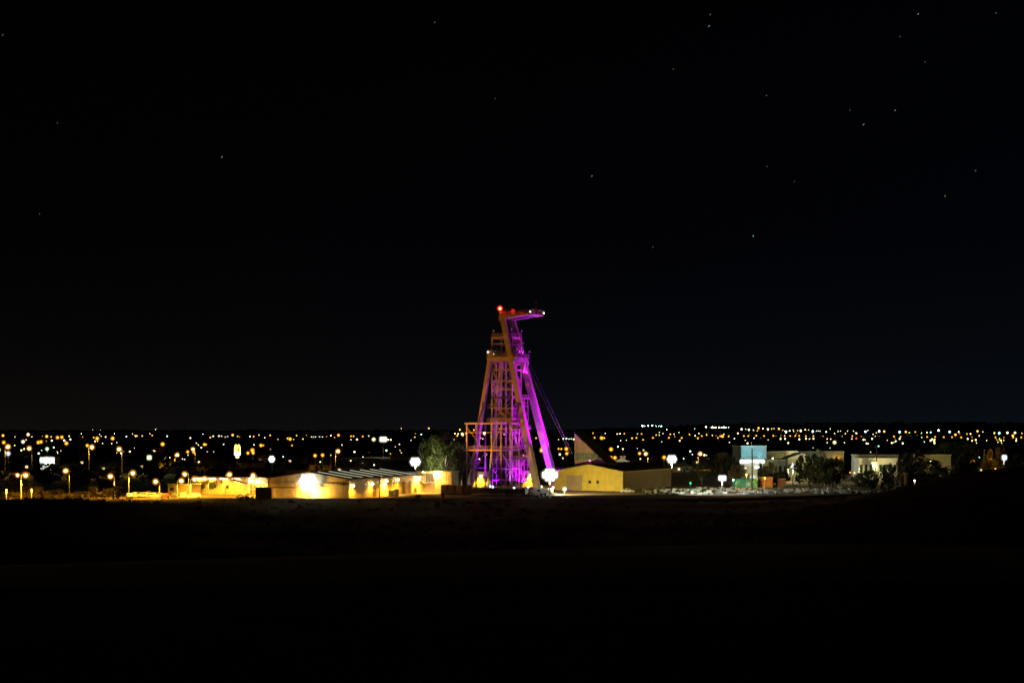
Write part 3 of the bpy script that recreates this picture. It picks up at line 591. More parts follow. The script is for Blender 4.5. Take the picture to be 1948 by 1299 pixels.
T8 = "10,205,2y 112,187,3b 140,172,1w 272,183,3w 330,185,3o 508,192,3c 580,190,3o 620,200,1g 690,190,2o 762,203,1g 825,195,2y 868,195,2c 960,172,4b 1087,190,3b 1193,190,2w 1155,222,3o 1205,213,1o 1290,213,2o 1330,213,2y 1410,182,3o 1472,190,1y 1607,203,2l 1662,205,3c 1757,200,3y 1845,200,3y 1820,235,3o 1825,255,2o 1925,207,1y 65,243,1o 90,280,2y 112,283,1y 190,270,2g 202,217,1y 238,200,1y 225,240,1y 365,287,1y 443,243,2o 520,247,2o 455,272,1o 463,298,2g 508,270,2g 440,312,1y 417,317,2y 545,322,2y 127,323,2y 145,325,1y 765,253,1g 828,248,2o 920,248,2o 1020,250,2o 1115,250,2o 1222,253,2o 1348,250,1o 868,290,2y 885,275,2y 912,280,2y 910,300,2y 912,320,2l 1297,270,2y 1348,292,2l 1390,283,2y 1400,317,1y 1430,235,1y 1515,290,1y 1620,253,2o 1635,283,1y 1665,270,1y 1680,290,2l 1715,253,1o 1715,288,1y 1690,318,1y 1648,308,1y 1860,270,1y 1858,293,2y 1918,253,2o 795,305,1y 265,355,2c 172,425,1y 145,512,2y 455,500,3o 497,515,2o 535,518,1o 327,535,2l 303,555,2l 275,565,2l 370,557,2l 432,560,1y 1355,540,3o 1433,485,2c 1553,500,3o 1655,490,2c 1575,420,1o 745,440,1y"
for fn, T in ((c3, T3), (c4, T4), (c5, T5), (c2, T2), (c6, T6), (c7, T7), (c8, T8)):
    for it in T.split():
        a, b, q = it.split(','); px, py = fn(float(a), float(b)); far_lamp(px, py, int(q[0]), q[1])

# near street lamps with pole, arm and glowing head
def street_lamp(px, py, Y, label, c='o', arm=1, r=.5, power=1700, st=70, twin=False, cone=172):
    x, y, z = P(px, py, Y); gz = G(x, y); h = z - gz
    t = empty('street_lamp', (x + arm * 1.3, y, gz), label, 'street lamp', 'sodium street lamps near the mine')
    m = MB(); m.tube((0, 0, -.3), (0, 0, h + .1), .17, .11); m.build('pole', GALV, t)
    m = MB(); m.tube((0, 0, h), (-arm * .9, 0, h + .45), .07); m.build('arm', GALV, t)
    for k_, dx in enumerate((-arm * 1.3,) + ((arm * 1.1,) if twin else ())):
        m = MB(); m.prism([(dx - .55, -.3, h + .3), (dx + .55, -.3, h + .3), (dx + .55, .3, h + .3), (dx - .55, .3, h + .3)], [(dx - .4, -.2, h + .55), (dx + .4, -.2, h + .55), (dx + .4, .2, h + .55), (dx - .4, .2, h + .55)])
        hd = m.build('lamp_head', GALV, t)
        rr = r * (1 if k_ == 0 else .7); m = MB(); m.ball((dx, 0, h), rr * .62, 12, 8); m.build('bulb', emi((1, .62, .22), st), hd); m = MB(); m.ball((dx, 0, h), rr * 1.0, 16, 10); m.mi = 1; m.ball((dx, 0, h), rr * 1.3, 16, 10); m.mi = 2; m.ball((dx, 0, h), rr * 1.7, 16, 10); m.build('lamp_halo', [glow_shell((1, .42, .03), 1.5, .4), glow_shell(COL[c], 1.1, .26), glow_shell(COL[c], .8, .13)], hd)  # nested shells around the bulb imitate its orange halo
        light(hd, (dx, 0, h - r * 1.75 - .12), SOD if c == 'o' else COL[c], power, 'SPOT', (dx, 0, 0), cone, .3, blend=.7)
    return t
def A3(x, y): return c3(x, y)
SL = [
 (c3(108, 430), 640, 'orange street lamp on an arched pole at the far left edge', 'o', -1), (c3(400, 450), 700, 'orange street lamp left of the white lit shopfront', 'o', 1),
 (c3(1260, 435), 640, 'orange street lamp right of the tall timber power pole', 'o', -1), (c3(1635, 462), 650, 'single orange street lamp above the left car park end', 'o', 1),
 (c3(350, 820), 425, 'orange twin headed street lamp above the scrub at far left', 'o', -1), (c3(900, 760), 470, 'bright orange lamp beside the dark rounded tree at left', 'o', 1),
 (c3(1515, 835), 450, 'orange lamp with a wide glowing head left of the parked cars', 'o', 1),
 (c4(85, 735), 446, 'tall orange lamp at the left end of the parked cars', 'o', -1), (c4(375, 845), 446.5, 'low orange lamp standing among the parked cars', 'o', 1),
 (c4(748, 750), 468, 'upper one of two orange lamps at the right end of the cars', 'o', 1), (c4(705, 835), 447, 'lower one of two orange lamps at the right end of the cars', 'o', -1),
 (c4(873, 815), 448, 'slim orange lamp on a pole just left of the office block', 'o', -1), (c4(1003, 808), 466, 'orange lamp at the left corner of the office block roof', 'o', 1),
 (c4(1320, 755), 462, 'orange lamp over the middle of the office block roof', 'o', -1), (c4(1622, 768), 460, 'orange lamp over the right part of the office block', 'o', 1),
 (c4(853, 430), 800, 'orange lamp above the group behind the parked cars', 'o', 1), (c4(652, 503), 760, 'orange lamp left of the tall mast behind the parked cars', 'o', -1),
 (c5(700, 358), 720, 'lone orange street lamp above the warehouse roof', 'o', -1), (c6(1265, 490), 800, 'orange lamp above the white stepped roof right of the winder house', 'o', 1),
 (c7(75, 443), 760, 'orange street lamp left of the orange lit trees', 'o', -1)]
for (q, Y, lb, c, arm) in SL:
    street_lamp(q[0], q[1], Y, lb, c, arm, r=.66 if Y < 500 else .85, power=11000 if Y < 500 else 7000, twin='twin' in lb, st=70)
# big floodlight masts
def flood_mast(px, py, Y, label, col, st, rows, cols, hd, power, aim, cone, lightcol=None, tilt=0):
    x, y, z = P(px, py, Y); gz = G(x, y); h = z - gz
    t = empty('floodlight_mast', (x, y, gz), label, 'floodlight mast', 'floodlight masts of the mine yard')
    m = MB(); m.tube((0, .5, -.3), (0, .5, h + hd), .2, .13, 10); m.build('pole', RUST, t)
    m = MB(); m.bar((-cols * hd / 2, .35, h - hd * .4), (cols * hd / 2, .35, h - hd * .4), .14); m.bar((-cols * hd / 2, .35, h + hd * .4), (cols * hd / 2, .35, h + hd * .4), .14); m.build('crossarm', GALV, t)
    for i in range(rows):
        rc = cols if rows < 3 else max(1, round(cols * math.sqrt(1 - (2 * (i + .5) / rows - 1) ** 2)))
        for j in range(rc):
            a, b = (j - (rc - 1) / 2) * hd, (i - (rows - 1) / 2) * hd * .95
            m = MB(); m.tube((a, .25, h + b), (a, -.15, h + b), hd * .3, hd * .46, 12); o = m.build('lamp_housing', GALV, t)
            m = MB(); m.ball((a, -.2, h + b), hd * .56, 14, 9); m.mi = 1; m.ball((a, -.2, h + b), hd * .85, 14, 9); m.ball((a, -.2, h + b), hd * 1.15, 14, 9); m.build('lamp_glass', [emi(col, st / 16), glow_shell(col, .9, .07)], o)  # the two larger balls are shells imitating a soft halo
    if power: light(t, (0, -hd * .8, h - rows * hd * .5 - .2), lightcol or col, power, 'SPOT', (aim[0] - x, aim[1] - y, aim[2] - gz), cone, .4, blend=.7)
    return t
flood_mast(586, 917, 450.3, 'dazzling white floodlight cluster in front of the cream warehouse gable', (1, .97, .88), 90, 5, 6, .98, 24000, (-61.4, 456.5, 3.0), 168, (1, .50, .06))
flood_mast(1046, 903, 466, 'dazzling white floodlight cluster between headframe legs and yellow shed', (1, .97, .88), 90, 4, 5, .95, 78000, (30, 493, 6), 104, (1, .78, .28))
flood_mast(790, 878, 497, 'white floodlight on a mast beside the pale gum tree', (1, .98, .88), 90, 3, 4, .85, 34000, (-28, 518, 9), 88, (1, .95, .6))
flood_mast(1278, 873, 469, 'greenish white floodlight mast over the storage yard', (.9, 1, .85), 90, 3, 4, .75, 46000, (84, 498, 0), 112, (.92, 1, .78))
flood_mast(1374, 909, 471, 'low violet white floodlight left of the teal shed', (.85, .85, 1), 90, 2, 3, .75, 9000, (95, 500, 0), 130, (.9, .9, 1))
flood_mast(1074, 930, 476, 'small blue white work light on the ground right of the white trailer', (.5, .95, 1), 60, 2, 2, .5, 5000, (-3, 466, 0), 120, (.75, 1, .9))
flood_mast(517, 873, 620, 'teal white floodlight above the right end of the office block', (.75, 1, .85), 80, 3, 3, .8, 6000, (-105, 600, 0), 120)
flood_mast(729, 835.5, 1100, 'pale yellow floodlight bank above the warehouse roof on the plain', (1, 1, .7), 60, 2, 3, 1.6, 8000, (-100, 1090, 0), 120)
flood_mast(284, 870, 700, 'green tinted floodlight behind the parked cars', (.75, 1, .3), 60, 2, 2, .9, 5000, (-178, 680, 0), 130, (.7, 1, .3))
flood_mast(1509, 885.6, 560, 'pale green floodlight in front of the white gabled roof', (.95, 1, .8), 70, 2, 2, .9, 9000, (112, 590, 2), 130, (.85, 1, .75))
flood_mast(1664, 883, 560, 'lime green floodlight beside the long pale building at right', (.85, 1, .2), 70, 2, 2, .75, 7000, (142, 585, 3), 140, (.8, 1, .4))
flood_mast(1910.5, 870, 600, 'blue white floodlight above the black hillside at far right', (.7, .92, 1), 70, 2, 2, .85, 1500, (207, 620, 0), 120)

# ------------------------------------------------------------------ town buildings at right
def block(name, px0, px1, ptop, Y, depth, mt, label, roofm=WHITE, cat='building', windows=0, flat=True, hr=0, zbase=None):
    x0, x1 = (px0 - CX) * Y / F, (px1 - CX) * Y / F; zt = CZ - (ptop - HY) * Y / F; gz = min(G(x0, Y), G(x1, Y), G((x0 + x1) / 2, Y + depth))
    t = empty(name, ((x0 + x1) / 2, Y, gz), label, cat); W2 = (x1 - x0) / 2; h = zt - gz
    m = MB(); m.box(-W2, W2, 0, depth, -.5, h); m.build('wall', mt, t)
    if hr:
        m = MB(); m.prism([(-W2 - .4, -.5, h + .01), (W2 + .4, -.5, h + .01), (0, -.5, h + hr)], [(-W2 - .4, depth + .5, h + .01), (W2 + .4, depth + .5, h + .01), (0, depth + .5, h + hr)]); m.build('roof', roofm, t)
    else:
        m = MB(); m.box(-W2 - .2, W2 + .2, -.25, depth + .2, h + .01, h + .35); m.build('roof', roofm, t)
    for i in range(windows):
        a = -W2 + 2 * W2 * (i + .5) / windows; q = min(1.0, W2 / windows * .55); m = MB(); m.box(a - q, a + q, -.06, -.01, h * .35, h * .72); m.build('window', GLASS, t)
    return t, W2, h
PB = cladding('pale_blue_sheet', (.35, .50, .52)); GRN = cladding('pale_green_sheet', (.46, .50, .36)); WSH = cladding('white_sheet', (.7, .72, .68))
bb, W2, h = block('big_box_store', 1410, 1458, 849, 640, 25, PB, 'tall pale blue windowless store wall above a white canopy', windows=0)
m = MB(); m.bar((-W2 + 4.5, -.4, h + .3), (-W2 + 4.5, -.4, h + 2), .1); m.build('antenna', GALV, bb)
o = MB(); o.box(W2 - 2.0, W2 - 1.4, -1.6, -1.0, h - 7.3, h - 6.9); o = o.build('uplight', GALV, bb)
light(o, (W2 - 1.7, -1.6, h - 6.7), (.25, .75, 1), 450, 'SPOT', (W2 - 5, 0, h), 60, .1)
light(o, (W2 - 9.5, -16, h - 1.5), (.5, .95, 1), 7000, 'SPOT', (0, 0, h - 3), 100, .3)
cp, W2, h = block('fuel_canopy', 1409, 1452, 874, 600, 9, WSH, 'low white service canopy lit from beneath at right')
m = MB(); m.box(-W2 - .5, W2 + .5, -1.2, -.8, h - 1.4, h - .2); m.build('lit_fascia', emi((.85, 1, .95), 1.6), cp)
m = MB(); m.box(-W2 + 4, W2 - 3, -.5, -.3, .8, 2.0); m.build('lit_window', emi((.8, 1, .8), .7), cp)
block('long_office', 1458, 1605, 859.5, 680, 12, GRN, 'long low greenish building behind the white square hall', windows=9)
block('white_hall', 1502, 1518.5, 858.8, 668, 10, WSH, 'square white hall front beside the pale gabled roof')
block('shop_row', 1452, 1508, 875.5, 610, 14, GRN, 'pale yellow shop row below the long greenish building', windows=6)
gb, W2, h = block('gabled_hall', 1499, 1553, 872, 604, 14, GRN, 'broad hall with a pale low gabled roof behind black trees', roofm=WSH, hr=2.3)
block('depot', 1634, 1709, 866, 640, 14, GRN, 'long two level pale depot under lime lamps at right', windows=10)
block('low_hall', 1634, 1707, 872.5, 622, 10, WSH, 'white lower front hall of the pale depot at right', windows=8)
block('hall', 1756, 1809, 866, 660, 18, GRN, 'plain pale green hall wall between the black trees at far right')
block('brick_ruin', 1726, 1780, 905, 420, 7, mat('old_stone', (.16, .14, .09), .95, 0, .6, .8), 'dim rough stone building with broken top on the right slope', roofm=ROOFM, windows=2)
block('white_post_house', 1723, 1726.6, 901.5, 416, 1.5, WSH, 'narrow pale upright slab at the left end of the stone building', cat='slab')
block('teal_shed', 1399, 1440, 912.5, 528, 8, TEAL, 'teal green flat shed with one pale window behind the storage yard', roofm=TEAL, windows=0)
x0, y0, z0 = P(1425, 920.5, 527.9); m = MB(); m.box(x0 - .5, x0 + .5, y0 - .12, y0 - .03, z0 - .7, z0 + .7); t = [o for o in C.objects if o.name == 'teal_shed'][0]
o = MB(); o.box(x0 - .5 - t.location.x, x0 + .5 - t.location.x, -.12, -.03, z0 - .7, z0 + .7); o.build('window', emi((.8, .85, .4), .35), t)
block('rust_container', 1446, 1470, 908.5, 532, 5, mat('orange_rust_sheet', (.5, .22, .06), .7, 0, .4, .6), 'orange brown box container right of the teal shed', roofm=RUST, cat='container')
block('dim_container', 1481, 1494, 911.5, 534, 5, mat('dull_red_sheet', (.2, .09, .07), .8), 'dim reddish container in the shade right of the orange one', roofm=RUST, cat='container')
sb, W2, h = block('shopfront', 76, 104, 869.5, 690, 8, WSH, 'small shop with brilliant white lit front at far left')
m = MB(); m.box(-W2 + .3, W2 - .3, -.9, -.3, h - 2.3, h - .5); m.build('lit_sign_band', emi((.9, 1, .95), 3), sb)
light(sb, (0, -2.0, h - 2.8), (.85, 1, .8), 1500, 'POINT', r=.4)
cc, W2, h = block('stepped_church', 1166, 1200, 878, 700, 12, WSH, 'white building with small stepped tower behind the yellow shed roof', hr=1.5)
m = MB(); m.box(-W2 + 3.6, -W2 + 6.2, 1, 4, h - .5, h + 2.6); m.build('tower', CREAM, cc)
m = MB(); m.box(-W2 + 3.4, -W2 + 6.4, .8, 4.2, h + 2.62, h + 2.9); m.build('parapet', WSH, cc)
x, y, z = P(1183, 873, 690)
lp = MB(); lp.tube((0, 0, -.2), (0, 0, 12), .12); t = empty('street_lamp', (x, 684, G(x, 684)), 'small warm lamp lighting the white stepped tower', 'street lamp'); lp.build('pole', GALV, t)
m = MB(); m.ball((0, 0, 12.2), .25); m.build('lamp_glass', emi(COL['y'], 6), t); light(t, (0, .4, 11.6), (1, .9, .55), 2500, r=.2)
for px0, px1, pt_, lx, lb in ((994, 1019, 897, 1009, 'small orange lit block seen between the headframe legs'), (894, 931, 898.5, 915, 'small orange lit block seen through the open gantry')):
    ob, W2, h = block('service_block', px0, px1, pt_, 540, 6, CREAM, lb, windows=2)
    lx = (lx - CX) * 540 / F - ob.location.x; m = MB(); m.bar((lx, 0, h - .9), (lx, -1.0, h - .9), .1); o = m.build('wall_lamp', GALV, ob)
    m = MB(); m.ball((lx, -1.1, h - 1.3), .45); m.build('lamp_glass', emi((1, .8, .45), 8), o); light(o, (lx, -1.3, h - 2.0), SOD, 5200, 'SPOT', (lx, -.2, 0), 165, .25, blend=.8)
# glowing yellow arches sign
x, y, z = P(451.5, 860, 900); gz = G(x, y)
t = empty('arch_sign', (x, y, gz), 'tall pole sign with glowing yellow double arches over a white panel', 'sign')
h = z - gz
m = MB(); m.tube((0, .3, 0), (0, .3, h + 1), .25); m.build('pole', GALV, t)
m = MB()
for cx_ in (-.87, .87):
    pts = [(cx_ + .80 * math.cos(R(a)), 0, h + .4 + 4.3 * math.sin(R(a))) for a in range(0, 181, 12)]
    m.ringtube(pts, .24, 6)
m.build('yellow_arches', emi((1, .80, .10), 5), t)
m = MB(); m.box(-1.9, 1.9, -.2, .2, h - 1.7, h + .3); m.build('white_panel', emi((1, 1, .97), 3), t)
m = MB(); m.box(-.95, .95, -.2, .2, h - 3.5, h - 1.95); m.build('yellow_panel', emi((1, .95, .3), 3), t)
# blue glowing sign
x, y, z = P(1442, 888.5, 575); t = empty('lit_sign', (x, y, G(x, y)), 'blue white glowing sign board in front of dark trees', 'sign')
h = z - G(x, y); m = MB(); m.bar((-.8, .1, 0), (-.8, .1, h), .15); m.bar((.8, .1, 0), (.8, .1, h), .15); m.build('post', GALV, t)
m = MB(); m.box(-1.25, 1.25, -.12, .12, h - .45, h + .45); m.build('panel', emi((.45, .62, 1), 9), t)
# traffic light
x, y, z = P(1313.5, 918.5, 530); t = empty('traffic_light', (x, y, 0), 'traffic light showing green beside the storage yard', 'traffic light')
m = MB(); m.bar((0, .2, 0), (0, .2, z + .4), .12); m.build('pole', GALV, t); m = MB(); m.box(-.25, .25, -.15, .15, z - .4, z + 1.0); m.build('housing', RUBBER, t)
m = MB(); m.ball((0, -.18, z), .2); m.build('green_lens', emi((0, 1, .35), 8), t)

# small dim houses of the town: wall, roof, lit window
def make_house(i):
    t = empty('house', (0, 0, 0), 'dim low house with gabled roof among the town lamps', 'house', 'dim houses of the town')
    wm = [CREAM, PINK, GRN][i]
    m = MB(); m.box(-6, 6, 0, 8, -.5, 2.8); m.build('wall', wm, t)
    m = MB(); m.prism([(-6.6, -.6, 2.82), (6.6, -.6, 2.82), (6.6, 8.6, 2.82), (-6.6, 8.6, 2.82)], [(-4, 3.9, 4.9), (4, 3.9, 4.9), (4, 4.1, 4.9), (-4, 4.1, 4.9)]); m.build('roof', [GALV, ROOFM, RUST][i], t)
    m = MB(); m.box(-3.6, -2.2, -.08, -.02, 1, 2.1); m.build('window', emi((1, .75, .35), 1.2) if i != 1 else GLASS, t)
    m = MB(); m.box(1.8, 3.4, -.08, -.02, 1, 2.1); m.build('window', GLASS, t); m = MB(); m.box(.2, 1.1, -.08, -.02, 0, 2.1); m.build('door', DARK, t)
    return t
hp = [make_house(i) for i in range(3)]; used = [0, 0, 0]
HS = [(60, 760), (130, 700), (165, 860), (205, 720), (238, 900), (280, 760), (320, 980), (345, 720), (385, 860), (425, 700), (470, 800), (500, 930), (560, 900), (610, 760), (655, 700),
      (700, 820), (760, 980), (1165, 900), (1215, 760), (1250, 980), (1300, 720), (1335, 860), (1370, 1050), (1590, 860), (1640, 980), (1830, 760), (1880, 700), (1920, 820), (1720, 900), (300, 1300), (520, 1400), (900, 900), (1230, 1350), (1480, 1200), (1700, 1350)]
for n_, (px, Y) in enumerate(HS):
    i = n_ % 3; x = (px - CX) * Y / F
    o = hp[i] if not used[i] else link_copy(hp[i]); used[i] = 1
    o.location = (x, Y, G(x, Y)); o.rotation_euler.z = R(random.uniform(-35, 35))

# ------------------------------------------------------------------ vehicles
def make_car(style, paint):
    t = empty('parked_car', (0, 0, 0), 'x', 'car', 'cars in the left car park')
    Lh = 2.3
    prof = [(-Lh, .35), (-Lh, .85), (-1.35, .98), (1.15, .98), (Lh, .82), (Lh, .35)]
    if style == 'wagon': cab = [(-2.2, .98), (-2.05, 1.6), (.35, 1.62), (1.2, .98)]
    elif style == 'ute': cab = [(-.55, .98), (-.45, 1.62), (.45, 1.62), (1.2, .98)]
    else: cab = [(-1.7, .97), (-1.0, 1.42), (.35, 1.45), (1.2, .97)]
    m = MB(); m.prism([(a, -.88, z) for a, z in prof], [(a, .88, z) for a, z in prof])
    ins = .12; b = len(m.v)
    m.prism([(a, -.82 + ins * (z > 1.1), z) for a, z in cab], [(a, .82 - ins * (z > 1.1), z) for a, z in cab])
    body = m.build('body', paint, t)
    m = MB(); ca = [(a * .86 + (cab[1][0] + cab[2][0]) * .07, z) for a, z in [(cab[0][0] + .1, 1.02), (cab[1][0] + .12, cab[1][1] - .1), (cab[2][0] - .05, cab[2][1] - .1), (cab[3][0] - .18, 1.02)]]
    for sg in (-1, 1): m.prism([(a, sg * (.83 - ins * (z > 1.1)), z) for a, z in ca], [(a, sg * (.845 - ins * (z > 1.1)), z) for a, z in ca])
    m.quad((cab[3][0] + .02, -.66, 1.03), (cab[3][0] + .02, .66, 1.03), (cab[2][0] + .06, .6, cab[2][1] - .08), (cab[2][0] + .06, -.6, cab[2][1] - .08))
    m.quad((cab[0][0] - .02, -.66, 1.03), (cab[1][0] - .03, -.6, cab[1][1] - .08), (cab[1][0] - .03, .6, cab[1][1] - .08), (cab[0][0] - .02, .66, 1.03))
    m.build('window', GLASS, t)
    for a in (-1.4, 1.4):
        for sg in (-1, 1):
            m = MB(); m.tube((a, sg * .72, .34), (a, sg * .93, .34), .34, n=16); wl = m.build('wheel', RUBBER, t)
            m = MB(); m.tube((a, sg * .93, .34), (a, sg * .95, .34), .2, n=12); m.build('rim', GALV, wl)
    for sg in (-1, 1):
        m = MB(); m.box(Lh, Lh + .03, sg * .68 - .16, sg * .68 + .16, .6, .76); m.build('headlight', WHITE, t)
        m = MB(); m.box(-Lh - .03, -Lh, sg * .7 - .14, sg * .7 + .14, .62, .8); m.build('tail_light', RED, t)
    if style == 'ute':
        m = MB()
        for y0, y1 in ((-.88, -.8), (.8, .88)): m.box(-Lh, -.65, y0, y1, .98, 1.15)
        m.box(-Lh, -Lh + .08, -.8, .8, .98, 1.15); m.build('tray', paint, t)
    return t
CARSL = [(246, 444, 'wagon', CARW, -70, 'pale wagon nearest the dark bank at the left end of the car park'), (256, 450, 'ute', CARW, -100, 'white utility at the left end of the parked row'),
         (273, 453, 'wagon', CARW, 160, 'pale wagon with dark windows left of the low orange lamp'), (292, 449, 'wagon', CARS, 10, 'silver wagon directly beneath the low orange lamp'),
         (300, 457, 'sedan', CARW, 170, 'white sedan half hidden behind the silver wagon'), (313, 450, 'sedan', CARR, 185, 'dark red sedan right of the low orange lamp'),
         (331, 450, 'wagon', CARD, 200, 'black wagon in the middle of the parked row'), (350, 451, 'wagon', CARW, 95, 'white wagon seen end on near the twin lamps'),
         (370, 450, 'sedan', CARW, 178, 'low white sedan at the right end of the parked row'), (262, 461, 'sedan', CARS, 20, 'silver sedan in the second row at left'), (283, 462, 'ute', CARW, 190, 'white utility in the second row behind the pale wagon')]
protos = {}
for px, Y, stl, pt, rz, lb in CARSL:
    key = (stl, pt.name)
    o = make_car(stl, pt) if key not in protos else link_copy(protos[key]); protos.setdefault(key, o)
    x = (px - CX) * Y / F; o.location = (x, Y, max(G(x, Y), 0) + .02); o.rotation_euler.z = R(rz); o['label'] = lb
ut = make_car('ute', CARW); ut.location = ((1193 - CX) * 486 / F, 486, .03); ut.rotation_euler.z = R(8); ut['label'] = 'white utility parked alone right of the yellow shed'; ut['group'] = 'cars at the storage yard'
t = empty('box_trailer', (P(1033, 940, 470)[0], 470, 0), 'long white box trailer under the dazzling floodlight', 'trailer', None, R(4))
m = MB(); m.box(-3.2, 3.2, -1.2, 1.2, .75, 2.35); m.build('body', WHITE, t)
m = MB(); m.box(-3.25, 3.25, -1.25, 1.25, .62, .74); m.bar((3.2, 0, .6), (4.6, 0, .5), .12); m.build('chassis', GALV, t)
for a in (-.6, .6):
    for sg in (-1, 1): m = MB(); m.tube((a, sg * .95, .36), (a, sg * 1.2, .36), .36, n=14); m.build('wheel', RUBBER, t)
m = MB(); m.box(-1.9, -1.1, -1.24, -1.2, 1.2, 1.9); m.build('window', GLASS, t)
fm = [o for o in C.objects if o.get('label') == 'small blue white work light on the ground right of the white trailer'][0]
t = empty('water_tank', (P(1028, 930, 474)[0], 475, 0), 'small white tank standing behind the box trailer', 'tank')
m = MB(); m.tube((0, 0, .1), (0, 0, 2.9), .7, n=14); m.ball((0, 0, 2.9), .7, 14, 6, .4); m.build('tank', WHITE, t); m = MB(); m.box(-.8, .8, -.8, .8, 0, .1); m.build('base', RUST, t)

# ------------------------------------------------------------------ yard clutter
def make_stack(i, mt=PALE):
    m = MB(); W_ = [.6, .95, .5, .8][i]; n = [2, 3, 4, 2][i]
    for k_ in range(n):
        z = k_ * .28; s = random.uniform(.85, 1.05)
        m.box(-W_ * s, W_ * s, -.6, .6, z + .06, z + .26)
        for a in (-W_ * .7, 0, W_ * .7): m.box(a - .06, a + .06, -.55, .55, z, z + .055)
    return m.mesh('tray_stack', mt)
PT = [make_stack(i) for i in range(4)] + [make_stack(i, mat('dull_tray_stack', (.16, .17, .12), .9, 0, .4)) for i in range(4)]
cnt = 0
for row in range(9):
    Y = 474 + row * 5.2; x = 45 + (row % 3) * .8 - (0 if row < 6 else -6)
    while x < 124 - row * .4 and cnt < 285:
        if random.random() < .72:
            i = random.choice((0, 1, 2, 3, 0, 1, 2, 3, 4, 5, 6, 7)); o = bpy.data.objects.new('tray_stack', PT[i]); C.objects.link(o); cnt += 1
            o.location = (x, Y + random.uniform(-1, 1), G(x, Y) + .03); o.rotation_euler.z = R(random.gauss(0, 10)); o.scale = (1, 1, random.uniform(.5, 1.25))
            tag(o, ('dull dark stack of flat trays standing' if i > 3 else 'pale low stack of flat trays lying') + ' in the rows of the storage yard', 'tray stack', 'stacks of trays in the storage yard')
        x += random.uniform(1.7, 2.6)
t = frame_empty('stone_heap', P(905, 940, 466)[0], 466, 'long pale heap of rubble at the yard edge below the headframe', 'rubble heap')
m = MB()
for i in range(150):
    a = random.uniform(0, 30); m.ball((a, random.uniform(-1.2, 1.2), random.uniform(.1, .9) * (1 - abs(a - 15) / 22)), random.uniform(.2, .5), 6, 4, .7)
m.build('rubble', mat('rubble', (.42, .4, .32), .95, 0, .4, 1.5), t)
# drums, tanks and frame outside the warehouse side wall
for px, r, h, lb in ((742, .55, 1.9, 'left tall white drum by the warehouse wall'), (747, .55, 1.8, 'middle tall white drum by the warehouse wall'), (754, .8, 2.2, 'wide white tank by the warehouse wall')):
    Y = 463; t = empty('white_tank', ((px - CX) * Y / F, Y, 0), lb, 'tank', 'white tanks at the warehouse wall')
    m = MB(); m.tube((0, 0, .12), (0, 0, h), r, n=14); m.build('tank', WHITE, t); m = MB(); m.tube((0, 0, h), (0, 0, h + .12), r * .6, n=12); m.build('lid', GALV, t); m = MB(); m.box(-r, r, -r, r, 0, .12); m.build('pallet', WOOD, t)
t = empty('steel_rack', ((675.5 - CX) * 449 / F, 450.5, 0), 'low dark steel rack with bent top rail before the warehouse corner', 'rack')
m = MB()
for a in (-1.9, 1.9): m.bar((a, 0, 0), (a, 0, 1.15), .12)
m.bar((-1.95, 0, 1.15), (1.95, 0, 1.15), .12); m.ringtube([(-1.1 + i * .28, 0, 1.2 + .14 * math.sin(i * 1.2)) for i in range(9)], .07); m.build('frame', RUST, t)
m = MB(); m.bar((-1.9, 0, .45), (1.9, 0, .45), .08); m.build('rail', RUST, t)
# dark power pole standing in front of the warehouse wall
def power_pole(px, ptop, Y, label, arms=((0, 1.2),), r=.16, lean=0, wood=WOOD):
    x = (px - CX) * Y / F; gz = G(x, Y); h = CZ - (ptop - HY) * Y / F - gz
    t = empty('power_pole', (x, Y, gz), label, 'power pole', 'timber power poles')
    m = MB(); m.tube((0, 0, -.4), (lean, 0, h), r * 1.15, r * .8); m.build('pole', wood, t)
    for dz, w_ in arms:
        m = MB(); m.bar((-w_ + lean, -.15, h - .8 - dz), (w_ + lean, -.15, h - .8 - dz), .14); o = m.build('crossarm', wood, t)
        m = MB()
        for a in (-w_ * .9, -w_ * .4, w_ * .4, w_ * .9): m.tube((a + lean, -.15, h - .73 - dz), (a + lean, -.15, h - .5 - dz), .05)
        m.build('insulator', WHITE, o)
    return (x, Y, gz + h - .6)
power_pole(722, 902, 447, 'dark timber pole in front of the bright warehouse side wall', arms=())
pa = power_pole(150.5, 823, 520, 'tall timber pole at left above the car park', ((0, .9),))
pb = power_pole(37.5, 838, 560, 'slim pole near the far left edge', ((0, .8),), .12)
pc = power_pole(373, 850, 560, 'pole with double crossarm behind the parked cars', ((0, 1.4), (1.4, 1.2)), .13)
pd = power_pole(1431, 853, 500, 'black timber pole with curved arms in front of the pale blue store', ((2.2, 1.8), (4.2, 1.2)), .28, wood=BARKD)
pe = power_pole(1668, 846, 560, 'tall pole above the pale depot at right', ((0, 1),), .16)
pf = power_pole(1876.5, 862, 520, 'dark pole beside the orange lit tree at far right', ((0, .9),), .15, wood=BARKD)
pg = power_pole(1794, 889, 430, 'pale thin post on the dark right slope', (), .1)
def wire(a, b, sag, label):
    m = MB(); n = 14; pts = [(a[0] + (b[0] - a[0]) * t / n, a[1] + (b[1] - a[1]) * t / n, a[2] + (b[2] - a[2]) * t / n - sag * 4 * (t / n) * (1 - t / n)) for t in range(n + 1)]
    m.ringtube(pts, .035, 5); m.build('power_line', GALV, None, label=label, cat='power line', group='overhead power lines')
wire(pb, pa, 1.2, 'overhead wire between the slim pole and the tall timber pole at left'); wire(pa, pc, 1.6, 'overhead wire from the tall timber pole to the double crossarm pole')
wire((pa[0], pa[1], pa[2] - 2.5), (pc[0], pc[1], pc[2] - 2), 1.2, 'lower wire strung behind the left street lamps'); wire(pd, pe, 2, 'overhead wire running right from the black pole')
